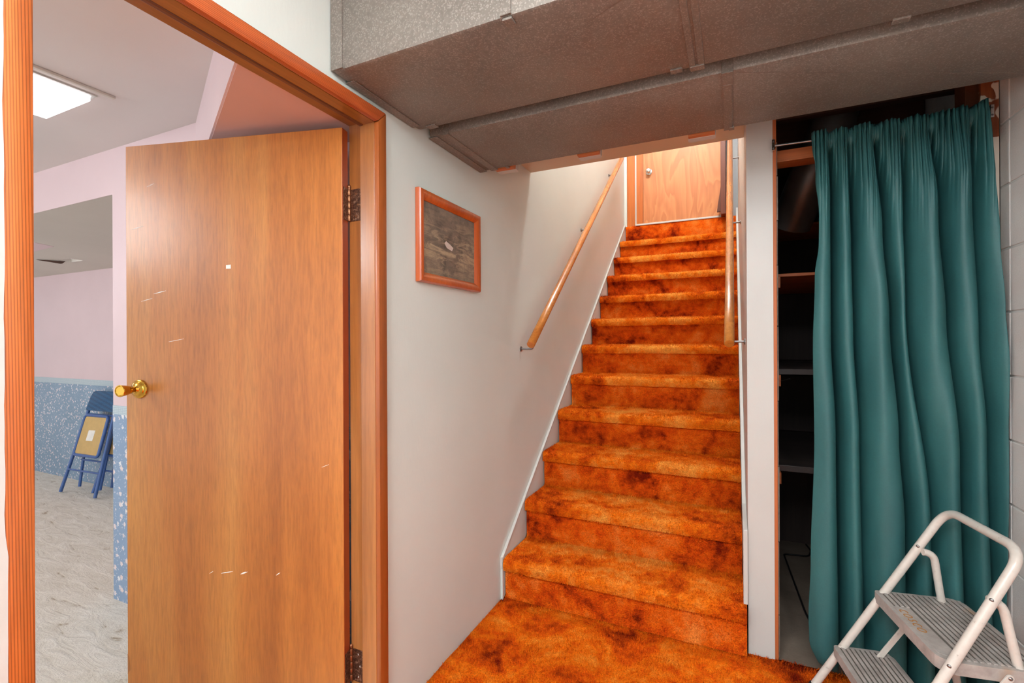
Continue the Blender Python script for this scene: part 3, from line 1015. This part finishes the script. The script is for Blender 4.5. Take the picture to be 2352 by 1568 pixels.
# ------------------------------------------------------------------ framed picture
pic = thing('framed_picture', (0, -0.468, 1.46), 'framed dusky abstract landscape print in an orange wood frame', 'picture')
py0, py1, pz0, pz1, fw = -0.694, -0.246, 1.467, 1.801, 0.036
def frame_side(p, q, inward):
    """half-round moulding from p to q, mitred"""
    b_ = B()
    p, q, inw = Vector(p), Vector(q), Vector(inward)
    d = (q - p).normalized()
    prof = [(0.0, 0.002), (0.0, 0.018), (0.004, 0.024), (0.012, 0.026), (0.022, 0.023), (0.030, 0.016), (0.036, 0.011), (0.036, 0.002)]
    A = [b_.verts.new(p + inw * i_ + d * i_ + Vector((h_, 0, 0))) for i_, h_ in prof]
    Bv = [b_.verts.new(q + inw * i_ - d * i_ + Vector((h_, 0, 0))) for i_, h_ in prof]
    m_ = len(prof)
    for k in range(m_):
        b_.faces.new((A[k], A[(k + 1) % m_], Bv[(k + 1) % m_], Bv[k]))
    b_.faces.new(A[::-1])
    b_.faces.new(Bv)
    finish('frame_side', b_, MT['frame'], parent=pic, smooth=35)
frame_side((0, py0, pz0), (0, py0, pz1), (0, 1, 0))
frame_side((0, py1, pz1), (0, py1, pz0), (0, -1, 0))
frame_side((0, py0, pz1), (0, py1, pz1), (0, 0, -1))
frame_side((0, py1, pz0), (0, py0, pz0), (0, 0, 1))
pr = bxpart('print', MT['print'], pic, 0.004, 0.0085, py0 + 0.03, py1 - 0.03, pz0 + 0.03, pz1 - 0.03)
bm = B()
prism(bm, [(0.0086, -0.516, 1.634), (0.0086, -0.500, 1.618), (0.0086, -0.462, 1.612), (0.0086, -0.452, 1.626), (0.0086, -0.478, 1.636), (0.0086, -0.505, 1.644)], (0.0006, 0, 0))
tag(finish('pale_patch', bm, MT['pale'], parent=pr), 'pale patch in the middle of the print')

# ------------------------------------------------------------------ ducts
DZ, DTOP = 2.007, 2.36
def duct(y0, y1, label, seams, cleats, name='metal_duct'):
    d = thing(name, (0.92, 0.5 * (y0 + y1), DZ), label, 'duct')
    bm = B()
    box(bm, 0.004, RWX - 0.004, y0, y1, DZ, DTOP, bevel=0.012)
    # faint cross-break creases pressed into the sheet
    finish('body', bm, MT['galv'], parent=d, smooth=30)
    for x0, x1 in seams:
        bm = B()
        box(bm, x0, x1, y0 - 0.0025, y1 + 0.0025, DZ - 0.0028, DTOP - 0.01, bevel=0.0012)
        finish('seam_band', bm, MT['galv'], parent=d)
    for x0, x1, yc0, yc1, dz in cleats:
        bm = B()
        box(bm, x0, x1, yc0, yc1, DZ - dz, DZ + 0.001, bevel=0.0015)
        finish('cleat_tab', bm, MT['galv'], parent=d)
    return d
d1 = duct(-1.085, -0.672, 'broad front galvanised duct under the ceiling with bright front face', [(0.918, 0.934), (0.941, 0.957)],
     [(0.05, 0.09, -0.70, -0.675, 0.004), (0.868, 0.900, -0.695, -0.675, 0.005), (0.920, 0.957, -0.690, -0.668, 0.006), (1.37, 1.405, -0.690, -0.670, 0.005), (0.535, 0.560, -1.082, -1.055, 0.005)])
for x0, x1 in ((0.004, 0.045), (0.532, 0.560)):
    bxpart('seam_band', MT['galv'], d1, x0, x1, -1.0878, -1.080, DZ + 0.004, DTOP - 0.01, bevel=0.001)
bxpart('wall_flange', MT['galv'], d1, 0.0035, 0.034, -1.03, -0.71, DZ - 0.003, DZ, bevel=0.001)
d2 = duct(-0.612, -0.213, 'rear galvanised duct hanging between front duct and stairwell', [(0.998, 1.028), (0.06, 0.09)],
     [(1.00, 1.026, -0.545, -0.22, 0.004), (1.015, 1.032, -0.235, -0.212, 0.006), (0.135, 0.150, -0.235, -0.213, 0.004)])
bxpart('wall_flange', MT['galv'], d2, 0.0035, 0.040, -0.612, -0.215, DZ - 0.003, DZ, bevel=0.001)
# cross-break creases as thin raised ridges
def crease(parent, p, q):
    b_ = B()
    p, q = Vector((*p, DZ)), Vector((*q, DZ))
    d = (q - p).normalized()
    s_ = Vector((-d.y, d.x, 0)) * 0.003
    prism(b_, [p - s_, q - s_, q - Vector((0, 0, 0.00025)), p - Vector((0, 0, 0.00025))], s_ * 0.02)
    prism(b_, [p + s_, p - Vector((0, 0, 0.00025)), q - Vector((0, 0, 0.00025)), q + s_], s_ * 0.02)
    finish('crease', b_, MT['galv'], parent=parent)
crease(d1, (0.06, -1.07), (0.90, -0.69))
crease(d1, (0.06, -0.69), (0.90, -1.07))
crease(d1, (0.97, -1.07), (1.82, -0.69))
crease(d2, (1.04, -0.60), (1.82, -0.225))
# wooden blocks behind the rear duct
for i, (x0, x1) in enumerate(((0.075, 0.165), (0.452, 0.540), (0.877, 0.968))):
    wbk = thing('wood_block', (0.5 * (x0 + x1), -0.18, DZ), ('leftmost', 'middle', 'rightmost')[i] + ' small half-painted wood block behind the rear duct', 'wood block', 'wood blocks behind the rear duct')
    bxpart('block_body', MT['lumber'], wbk, x0, x1, -0.211, -0.187, DZ - 0.001, DZ + 0.19)
    bm = B()
    pts = [(x0 - 0.002, -0.187, DZ - 0.002)]
    for q in range(9):
        pts.append((x0 - 0.002 + (x1 - x0 + 0.004) * q / 8, -0.152 + random.uniform(-0.004, 0.003) - (0.008 if q in (0, 8) else 0), DZ - 0.002))
    pts.append((x1 + 0.002, -0.187, DZ - 0.002))
    prism(bm, pts, (0, 0, 0.19))
    tag(finish('painted_edge', bm, MT['white'], parent=wbk), 'ragged white painted edge')

# ------------------------------------------------------------------ upper door
ud = thing('door_2', (0.19, EY, LAND_Z), 'flush plywood door with round silver knob at the top of the stairs', 'door', kind='structure')
bxpart('leaf', MT['plywood'], ud, 0.192, 0.925, EY - 0.008, EY + 0.028, LAND_Z + 0.012, LAND_Z + 2.03)
bm = B()
lathe(bm, (0.249, EY - 0.008, 2.990), (0, -1, 0), [(0, 0.031), (0.004, 0.031), (0.007, 0.024), (0.010, 0.012), (0.028, 0.011), (0.034, 0.021), (0.046, 0.026), (0.054, 0.023), (0.058, 0.016), (0.058, 0.0)], 24)
finish('knob', bm, MT['chrome'], parent=ud, smooth=40)
uf = thing('trim_4', (0.55, EY - 0.01, LAND_Z), 'orange wood casing around the upper door', 'door frame', kind='structure')
bxpart('corner_strip', MT['wall'], uf, 0.001, 0.028, EY - 0.03, EY, LAND_Z + 0.003, TOPZ - 0.02)
bxpart('casing', MT['up_casing'], uf, 0.028, 0.108, EY - 0.02, EY, LAND_Z + 0.003, LAND_Z + 2.10, bevel=0.004)
bxpart('weather_strip', MT['white'], uf, 0.108, 0.124, EY - 0.010, EY + 0.01, LAND_Z + 0.003, LAND_Z + 2.03)
bxpart('jamb', MT['up_casing'], uf, 0.124, 0.190, EY - 0.012, EY + 0.05, LAND_Z + 0.003, LAND_Z + 2.05)
tag(bxpart('side_board', MT['dark_trim'], uf, 0.928, 0.972, EY - 0.16, EY, LAND_Z + 0.003, LAND_Z + 2.10, bevel=0.003), 'dark mahogany board right of the upper door')
bm = B()
prism(bm, [(0.929, EY - 0.10, 2.735), (0.929, EY - 0.06, 2.735), (0.893, EY - 0.06, 2.485), (0.893, EY - 0.10, 2.485)], (0.030, 0, 0))
tag(finish('slanted_board', bm, MT['dark_trim'], parent=uf), 'slanted dark end of the side board')

# ------------------------------------------------------------------ closet behind the curtain
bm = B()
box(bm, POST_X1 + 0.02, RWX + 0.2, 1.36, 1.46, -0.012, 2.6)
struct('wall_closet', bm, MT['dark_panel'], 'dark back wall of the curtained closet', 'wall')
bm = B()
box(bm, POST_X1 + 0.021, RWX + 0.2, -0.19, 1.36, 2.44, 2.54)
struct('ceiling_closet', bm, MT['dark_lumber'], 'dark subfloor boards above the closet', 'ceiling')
for i, y in enumerate((0.32, 0.72, 1.12)):
    bm = B()
    box(bm, POST_X1 + 0.022, RWX + 0.0, y, y + 0.042, 2.22, 2.44, bevel=0.002)
    tag(finish('ceiling_joist', bm, MT['dark_lumber'], (1.5, y, 2.22)), ('nearest', 'middle', 'rearmost')[i] + ' dark old joist above the closet', 'joist', 'joists above the closet')
# fir cross brace, jamb board on the right
bm = B()
box(bm, POST_X1 + 0.021, RWX - 0.068, 0.118, 0.205, 1.972, 2.018, bevel=0.002)
tag(finish('cross_brace', bm, MT['lumber'], (1.5, 0.16, 1.972)), 'bare orange fir brace across the closet behind the curtain top', 'brace')
bm = B()
box(bm, 1.790, RWX - 0.001, 0.047, 0.062, -0.010, 2.44, bevel=0.001)
tag(finish('peeling_board', bm, MT['peel'], (0, 0, 0)), 'white board with peeling paint between curtain and block wall', 'board')
bm = B()
box(bm, 1.772, RWX - 0.002, 0.112, 0.200, -0.010, 2.44, bevel=0.001)
tag(finish('closet_stud', bm, MT['dark_lumber_z'], (1.8, 0.11, 0)), 'brown stud behind the peeling board', 'stud')
# shelves with cleats
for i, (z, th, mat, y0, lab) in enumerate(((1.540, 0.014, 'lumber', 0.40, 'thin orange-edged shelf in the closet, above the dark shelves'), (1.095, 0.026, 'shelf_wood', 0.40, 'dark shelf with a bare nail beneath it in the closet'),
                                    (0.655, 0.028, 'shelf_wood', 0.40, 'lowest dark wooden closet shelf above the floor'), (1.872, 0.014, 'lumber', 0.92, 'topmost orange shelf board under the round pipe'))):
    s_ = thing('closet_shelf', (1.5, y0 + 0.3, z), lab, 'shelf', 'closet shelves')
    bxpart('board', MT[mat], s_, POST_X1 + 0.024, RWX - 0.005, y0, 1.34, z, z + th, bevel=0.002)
    if i < 3:
        tag(bxpart('cleat', MT['lumber'], s_, POST_X1 + 0.024, POST_X1 + 0.052, y0 - 0.03, 1.30, z - 0.052, z - 0.001, bevel=0.002), 'orange fir cleat')
    if i == 1:
        bm = B()
        tube(bm, [(POST_X1 + 0.045, y0 - 0.025, z - 0.03), (POST_X1 + 0.085, y0 - 0.05, z - 0.015)], 0.0017, 8)
        lathe(bm, (POST_X1 + 0.085, y0 - 0.05, z - 0.015), (0.04, -0.025, 0.015), [(0, 0.004), (0.0015, 0.004)], 10)
        tag(finish('nail', bm, MT['chrome'], parent=s_), 'bright nail sticking out')
    if i == 3:
        pass
# dark liner panels between shelves
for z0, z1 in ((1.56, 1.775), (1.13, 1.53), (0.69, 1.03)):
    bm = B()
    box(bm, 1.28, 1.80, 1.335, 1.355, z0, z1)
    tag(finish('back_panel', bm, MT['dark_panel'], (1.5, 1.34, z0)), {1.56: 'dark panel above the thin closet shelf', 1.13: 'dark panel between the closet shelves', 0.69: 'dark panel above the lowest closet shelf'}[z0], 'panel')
# round vent pipe bending down behind the curtain
vp = thing('vent_pipe', (1.43, 0.50, 1.75), 'round metal vent pipe bending down inside the closet', 'pipe')
pth = fillet([(1.47, 0.50, 2.43), (1.440, 0.50, 2.20), (1.350, 0.56, 2.00), (1.292, 0.68, 1.83)], [0.10, 0.08], 6)
bm = B()
tube(bm, pth, 0.090, 28, caps=False)
finish('pipe_body', bm, MT['galv_dark'], parent=vp, smooth=60)
bm = B()
tube(bm, [Vector((1.453, 0.50, 2.30)), Vector((1.450, 0.50, 2.28))], 0.094, 24, caps=False)
finish('collar', bm, MT['galv'], parent=vp, smooth=60)
bm = B()
tube(bm, fillet([(1.427, 1.33, 0.0), (1.442, 1.24, 0.001), (1.42, 1.145, 0.0), (1.2905, 1.1247, 0.0), (1.3223, 0.4694, 0.0), (1.36, 0.20, 0.0)], [0.03, 0.03, 0.02, 0.03], 4), 0.0045, 8)
tag(finish('black_cable', bm, MT['black'], (1.33, 0.8, -0.008)), 'thin black cable lying on the closet floor', 'cable').location.z = -0.0115

# curtain rod and bracket
cr = thing('curtain_rod', (1.18, 0.025, 1.98), 'thin grey curtain rod hooked to the white post', 'curtain rod')
RZ, RY = 1.996, 0.012
bm = B()
tube(bm, [(POST_X1 + 0.004, RY, RZ + 0.006), (1.5, RY, RZ), (1.80, RY, RZ + 0.006)], 0.0042, 10)
finish('rod', bm, MT['steel'], parent=cr, smooth=40)
for xx in (POST_X1 - 0.004, 1.800):
    bm = B()
    box(bm, xx, xx + 0.010, RY - 0.006, POST_Y + 0.006 if xx < 1.5 else 0.047, RZ - 0.012, RZ + 0.030, bevel=0.001)
    br = finish('bracket', bm, MT['chrome'], parent=cr)
    for dz in (-0.004, 0.02):
        bm = B()
        lathe(bm, (xx + 0.005, RY - 0.006, RZ + dz), (0, -1, 0), [(0, 0.0035), (0.002, 0.002)], 8)
        finish('screw', bm, MT['steel'], parent=br)

# ------------------------------------------------------------------ curtain
def interp(tbl, z):
    """tbl [(z,val)] with falling z"""
    if z >= tbl[0][0]: return tbl[0][1]
    for (za, a), (zb, b) in zip(tbl, tbl[1:]):
        if z >= zb:
            q = (za - z) / (za - zb)
            q = q * q * (3 - 2 * q)
            return a + (b - a) * q
    return tbl[-1][1]
CL = [(2.012, 1.296), (1.845, 1.306), (1.71, 1.315), (1.61, 1.314), (1.483, 1.301), (1.219, 1.294), (0.889, 1.297), (0.425, 1.284), (0.224, 1.277), (0.134, 1.279), (0.03, 1.315)]
CR = [(2.012, 1.790), (1.794, 1.797), (1.578, 1.806), (1.363, 1.816), (1.15, 1.824), (0.794, 1.826), (0.03, 1.822)]
CREASE = [
    [(2.01, 1.350), (1.778, 1.357), (1.263, 1.356), (0.895, 1.369), (0.05, 1.375)],
    [(2.01, 1.409), (1.58, 1.420), (1.263, 1.424), (0.9, 1.440), (0.05, 1.452)],
    [(2.01, 1.486), (1.634, 1.510), (1.324, 1.530), (0.909, 1.554), (0.602, 1.570), (0.05, 1.573)],
    [(2.01, 1.565), (1.684, 1.569), (1.374, 1.575), (0.6, 1.640), (0.05, 1.650)],
    [(2.01, 1.640), (1.679, 1.664), (1.321, 1.684), (0.848, 1.718), (0.05, 1.732)],
    [(2.01, 1.748), (1.728, 1.753), (1.26, 1.766), (0.928, 1.787), (0.05, 1.803)],
]
DEEP = [1.0, 0.75, 1.0, 0.75, 1.0, 0.7]
FADE = [0.0, 1.0, 0.0, 1.0, 0.0, 0.2]         # creases that soften out lower down
bm = B()
NU, NV = 420, 120
ZT, ZB = 2.026, 0.05
rows = []
for j in range(NV + 1):
    v_ = j / NV
    z = ZT + (ZB - ZT) * v_
    xl, xr = interp(CL, z), interp(CR, z)
    cx_ = [interp(t_, z) for t_ in CREASE]
    low = min(1.0, max(0.0, (1.25 - z) / 0.8))
    topf = max(0.0, min(1.0, (z - 1.55) / 0.42))
    row = []
    for i in range(NU + 1):
        u = i / NU
        x = xl + (xr - xl) * u
        xs = [xl - 0.02] + cx_ + [xr + 0.03]
        dep = 0.0
        for k in range(len(xs) - 1):
            if xs[k] <= x <= xs[k + 1]:
                fr = (x - xs[k]) / (xs[k + 1] - xs[k])
                wd = xs[k + 1] - xs[k]
                dep = -min(0.062, 0.60 * wd) * math.sin(PI * fr ** 1.45) ** 0.8
        for k, cxx in enumerate(cx_):
            dd = (x - cxx) / (0.015 if x > cxx else 0.0035)
            st_ = DEEP[k] * (1 - 0.55 * FADE[k] * low)
            dep += 0.095 * st_ * math.exp(-abs(dd) ** 1.5)
        # secondary soft folds
        dep += 0.008 * math.sin(x * 95 + 1.7 * math.sin(z * 2.1)) * (0.4 + 0.6 * topf)
        # tight gathers at the rod
        gth = 0.0065 * math.sin(x * 430 + 2.0 * math.sin(x * 57)) + 0.004 * math.sin(x * 900 + 1.0)
        dep = dep * (1 - 0.72 * max(0.0, min(1.0, (z - 1.80) / 0.2))) + gth * topf ** 2.2
        if z > RZ + 0.006:                     # ruffled heading above the rod
            dep += 0.005 * math.sin(x * 520 + 1)
        y = 0.012 + dep - 0.004
        if abs(z - RZ) < 0.022:
            y = min(y, RY - 0.0065) + 0.25 * gth
            y = min(y, RY - 0.0055)
        zz = z
        if j == 0:
            zz += 0.006 * mnoise.noise(Vector((x * 70, 0, 0))) + 0.006 * mnoise.noise(Vector((x * 22, 5, 0)))
        if j == NV:
            zz += 0.02 * (x - 1.3) * 0 + 0.010 * math.sin(x * 16)
        zz += 0.02 * max(0.0, (x - 1.70) / 0.12) * max(0, 1 - (2.02 - z) / 0.3) * (1 if x > 1.70 else 0)
        row.append(bm.verts.new((x, min(y, 0.040 if x > 1.775 else 0.105), zz)))
    rows.append(row)
for A, Bq in zip(rows, rows[1:]):
    for i in range(NU):
        bm.faces.new((A[i], A[i + 1], Bq[i + 1], Bq[i]))
cur = thing('curtain', (1.56, 0.0, 0.05), 'long green cotton curtain gathered on a rod across the closet', 'curtain')
co_ = finish('cloth', bm, MT['curtain'], parent=cur, smooth=180)
m_ = co_.modifiers.new('thick', 'SOLIDIFY')
m_.thickness = 0.0018
# side hem stitched along the left edge
bm = B()
hr_ = []
for j in range(2, NV):
    z = ZT + (ZB - ZT) * j / NV
    a_ = interp(CL, z)
    hr_.append((a_, z))
cur_hem = None
bm.free()

# ------------------------------------------------------------------ folding step stool
SO = Vector((1.2865, -0.3431, 0))
SROT = -1.394
sdv = Vector((math.cos(SROT), math.sin(SROT), 0))
tdv = Vector((-math.sin(SROT), math.cos(SROT), 0))
def sp(s, t_, z):
    return SO + sdv * s + tdv * t_ + Vector((0, 0, z))
stool = thing('step_stool', SO, 'ivory folding two-step stool with grey ribbed treads', 'step stool')
HT, TL = 0.706, 0.553
hw = lambda z: 0.5 * (0.315 + 0.144 * (HT - z))
TR = 0.0125
Z0 = 0.022
def leg(sgn, z):
    return sp(sgn * hw(z), TL * z, z)
bm = B()
tube(bm, fillet([leg(-1, Z0), leg(-1, HT), leg(1, HT), leg(1, Z0)], [0.062, 0.062], 9), TR, 18)
finish('front_frame', bm, MT['ivory'], parent=stool, smooth=60)
HR = 0.580
for sgn in (-1, 1):
    s_in = lambda z: sgn * (hw(z) - 0.020)
    bm = B()
    path = fillet([sp(s_in(0.57), 0.320, 0.568), sp(s_in(0.56), 0.350, 0.566), sp(s_in(0.42), 0.372, 0.430), sp(s_in(0.01), 0.451, 0.022)], [0.028, 0.07], 7)
    tube(bm, path, 0.0108, 14)
    finish('rear_leg', bm, MT['ivory'], parent=stool, smooth=60)
    for z in (HR, 0.402, 0.192):
        bm = B()
        outd = sdv * sgn
        # rivets face the hall side of the tube
        side = (-tdv * 0.75 + sdv * 0.66).normalized() if sgn > 0 else (-tdv * 0.75 + sdv * 0.66).normalized()
        lathe(bm, leg(sgn, z) + side * (TR - 0.001), side, [(0, 0.0052), (0.0015, 0.0050), (0.0028, 0.003), (0.003, 0.0)], 12)
        finish('rivet', bm, MT['steel'], parent=stool, smooth=50)
    for z in (Z0,):
        bm = B()
        d_ = (leg(sgn, 0.1) - leg(sgn, 0.0)).normalized()
        tube(bm, [leg(sgn, 0.013), leg(sgn, 0.050)], 0.0155, 14)
        finish('rubber_foot', bm, MT['black'], parent=stool, smooth=50)
        bm = B()
        tube(bm, [sp(s_in(0.0), 0.453, 0.012), sp(s_in(0.04), 0.446, 0.05)], 0.0135, 14)
        finish('rubber_foot', bm, MT['black'], parent=stool, smooth=50)
    # flat brace between the treads
    bm = B()
    s_b = sgn * (0.196 if sgn > 0 else 0.165)
    p0, p1 = (0.335, 0.400), (0.195, 0.185)
    dd = Vector((p1[0] - p0[0], p1[1] - p0[1])).normalized()
    nn_ = Vector((-dd.y, dd.x)) * 0.0085
    pts = []
    for a in range(7):
        an = PI * a / 6
        pts.append((p0[0] + nn_.x * math.cos(an) - dd.x * 0.0085 * math.sin(an), p0[1] + nn_.y * math.cos(an) - dd.y * 0.0085 * math.sin(an)))
    for a in range(7):
        an = PI * a / 6
        pts.append((p1[0] - nn_.x * math.cos(an) + dd.x * 0.0085 * math.sin(an), p1[1] - nn_.y * math.cos(an) + dd.y * 0.0085 * math.sin(an)))
    prism(bm, [sp(s_b, a, b) for a, b in pts], sdv * 0.005, bevel=0.001)
    bc = finish('brace_bar', bm, MT['ivory'], parent=stool)
    if sgn > 0:
        bm = B()
        lathe(bm, sp(s_b + 0.005, p0[0], p0[1]), sdv, [(0, 0.005), (0.002, 0.004), (0.003, 0.0)], 12)
        finish('rivet', bm, MT['steel'], parent=bc, smooth=50)
def tread(z, s0, s1, t0, t1, th, name, letters):
    rad = 0.040
    pts = []
    for cs_, ct_, a0 in ((s1 - rad, t1 - rad, 0), (s0 + rad, t1 - rad, 90), (s0 + 0.012, t0 + 0.012, 180), (s1 - rad, t0 + rad, 270)):
        r_ = 0.012 if a0 == 180 else rad
        for k in range(7):
            an = math.radians(a0 + 15 * k)
            pts.append((cs_ + r_ * math.cos(an), ct_ + r_ * math.sin(an)))
    bm = B()
    prism(bm, [sp(a, b, z - th) for a, b in pts], (0, 0, th - 0.003))
    body = finish(name, bm, MT['tread_grey'], parent=stool)
    # raised ribs running the width of the tread
    tt = t0 + 0.020
    while tt < t1 - 0.012:
        ext = 0.0
        e0, e1 = s0 + 0.010, s1 - 0.012
        if tt > t1 - rad: 
            q = (tt - (t1 - rad)) / rad
            e0 += rad * (1 - math.sqrt(max(0, 1 - q * q)))
            e1 -= rad * (1 - math.sqrt(max(0, 1 - q * q)))
        if tt < t0 + rad:
            q = ((t0 + rad) - tt) / rad
            e1 -= rad * (1 - math.sqrt(max(0, 1 - q * q)))
        if letters and t0 + 0.015 < tt < t0 + 0.055:
            segs_ = [(e0, s0 + 0.10)]
        else:
            segs_ = [(e0, e1)]
        for a, b in segs_:
            bm = B()
            prism(bm, [sp(a, tt, z - 0.003), sp(b, tt, z - 0.003), sp(b, tt + 0.0088, z - 0.003), sp(a, tt + 0.0088, z - 0.003)], (0, 0, 0.0035), bevel=0.0010)
            finish('rib', bm, MT['tread_grey'], parent=body)
        tt += 0.0145
    bm = B()
    prism(bm, [sp(s0 + 0.012, t0 + 0.016, z - 0.0028), sp(s1 - rad, t0 + 0.016, z - 0.0028), sp(s1 - 0.014, t1 - rad, z - 0.0028), sp(s1 - rad, t1 - 0.014, z - 0.0028), sp(s0 + rad, t1 - 0.014, z - 0.0028), sp(s0 + 0.012, t1 - rad, z - 0.0028)], (0, 0, 0.0002))
    tag(finish('groove_bed', bm, MT['groove'], parent=body), 'dark bed between the ribs')
    if letters:
        bm = B()
        prism(bm, [sp(s0 + 0.10, t0 + 0.012, z - 0.003), sp(s1 - 0.035, t0 + 0.012, z - 0.003), sp(s1 - 0.012, t0 + 0.056, z - 0.003), sp(s0 + 0.10, t0 + 0.056, z - 0.003)], (0, 0, 0.0012))
        finish('name_plate', bm, MT['tread_grey'], parent=body)
        cu = bpy.data.curves.new('lettering', 'FONT')
        cu.body = 'cosco'
        cu.size = 0.046
        cu.shear = 0.25
        cu.extrude = 0.0008
        cu.offset = -0.0006
        cu.space_character = 1.15
        tmp = bpy.data.objects.new('lettering_tmp', cu)
        C.objects.link(tmp)
        bpy.context.view_layer.update()
        me = bpy.data.meshes.new_from_object(tmp.evaluated_get(bpy.context.evaluated_depsgraph_get()))
        bpy.data.objects.remove(tmp)
        bpy.data.curves.remove(cu)
        basis = Matrix(((sdv.x, tdv.x, 0, 0), (sdv.y, tdv.y, 0, 0), (0, 0, 1, 0), (0, 0, 0, 1)))
        off = sp(s0 + 0.115, t0 + 0.017, z - 0.0015) - SO
        me.transform(Matrix.Translation(off) @ basis)
        me.materials.clear()
        me.materials.append(MT['rust'])
        lo = bpy.data.objects.new('lettering', me)
        lo.parent = body
        C.objects.link(lo)
        tag(lo, 'rust-brown embossed brand lettering')
    return body
tread(0.412, -0.190, 0.178, 0.200, 0.440, 0.036, 'top_tread', True)
tread(0.203, -0.200, 0.196, 0.082, 0.250, 0.034, 'lower_tread', False)

# ------------------------------------------------------------------ folding chairs leaning on the far wall
def make_chair(label):
    base = Vector((-3.86, -0.04, 0))
    ch = thing('folding_chair', base, label, 'chair', 'folded metal chairs leaning on the far wall')
    # chair plane: leans back towards the wall; a across, h along the chair, o out of its face
    lean = math.atan2(0.19, 0.80)
    hd = Vector((0.03, math.sin(lean), math.cos(lean))).normalized()
    ad = Vector((1, 0.06, 0)).normalized()
    od = ad.cross(hd).normalized()
    if od.y > 0: od = -od
    W2 = 0.215
    cp = lambda a, h, o_=0.0: base + ad * a + hd * h + od * o_
    # front frame: long inverted U, legs splay at the foot
    bm = B()
    tube(bm, fillet([cp(-W2 - 0.02, 0.012, 0), cp(-W2 + 0.03, 0.60, 0), cp(-W2 + 0.045, 0.845, 0), cp(W2 - 0.045, 0.845, 0), cp(W2 - 0.03, 0.60, 0), cp(W2 + 0.02, 0.012, 0)], [0.05, 0.05, 0.05, 0.05], 6), 0.0125, 14)
    finish('front_frame', bm, MT['chair_blue'], parent=ch, smooth=60)
    # rear legs behind
    bm = B()
    tube(bm, [cp(-W2 + 0.045, 0.52, -0.028), cp(-W2 + 0.075, 0.06, -0.075)], 0.011, 12)
    finish('rear_leg', bm, MT['chair_blue'], parent=ch, smooth=60)
    bm = B()
    tube(bm, [cp(W2 - 0.045, 0.52, -0.028), cp(W2 - 0.075, 0.06, -0.075)], 0.011, 12)
    finish('rear_leg', bm, MT['chair_blue'], parent=ch, smooth=60)
    # cross bars
    bars = [cp(-W2 - 0.005, 0.20, 0.006), cp(W2 + 0.005, 0.20, 0.006)], [cp(-W2 + 0.06, 0.285, -0.04), cp(W2 - 0.06, 0.285, -0.04)], [cp(-W2 + 0.035, 0.665, 0.0), cp(W2 - 0.035, 0.665, 0.0)]
    for bb in bars:
        bm = B()
        tube(bm, bb, 0.0075, 10)
        finish('cross_bar', bm, MT['chair_blue'], parent=ch, smooth=60)
    # seat rim and its hardboard underside
    s0, s1, h0, h1 = -0.165, 0.165, 0.325, 0.655
    bm = B()
    rp = fillet([cp(0, h0, 0.022), cp(s0, h0, 0.022), cp(s0 + 0.008, h1, 0.022), cp(s1 - 0.008, h1, 0.022), cp(s1, h0, 0.022), cp(0.001, h0, 0.022)], [0.035] * 4, 6)
    tube(bm, rp[:-1], 0.0125, 12, closed=True)
    seat = finish('seat_rim', bm, MT['chair_blue'], parent=ch, smooth=60)
    bm = B()
    prism(bm, [cp(s0 + 0.010, h0 + 0.012, 0.020), cp(s1 - 0.010, h0 + 0.012, 0.020), cp(s1 - 0.018, h1 - 0.012, 0.020), cp(s0 + 0.018, h1 - 0.012, 0.020)], od * 0.004)
    tag(finish('seat_underside', bm, MT['hardboard'], parent=seat), 'tan hardboard seat underside')
    bm = B()
    prism(bm, [cp(-0.052, 0.445, 0.0245), cp(0.035, 0.447, 0.0245), cp(0.040, 0.535, 0.0245), cp(-0.050, 0.532, 0.0245)], od * 0.0006)
    tag(finish('paper_label', bm, MT['paper'], parent=seat), 'white paper label')
    # padded backrest
    bm = B()
    a0, a1, b0, b1 = -0.192, 0.192, 0.695, 0.865
    out = fillet([cp(0, b0, 0), cp(a0, b0 , 0), cp(a0 + 0.02, b1, 0), cp(a1 - 0.02, b1, 0), cp(a1, b0, 0), cp(0.001, b0, 0)], [0.012, 0.05, 0.05, 0.012], 6)[:-1]
    prism(bm, [p + od * 0.016 for p in out], -od * 0.034, bevel=0.006)
    finish('backrest', bm, MT['chair_vinyl'], parent=ch, smooth=60)
    return ch
def copy_tree(o, parent=None):
    c_ = o.copy()
    C.objects.link(c_)
    c_.parent = parent
    for k in list(o.children):
        copy_tree(k, c_)
    return c_
ch0 = make_chair('blue folded metal chair with tan seat underside and paper label, in front')
ch1 = copy_tree(ch0)
ch1.location = ch0.location + Vector((0.29, 0.095, 0))
ch1['label'] = 'blue folded metal chair mostly hidden behind the pink wall end'
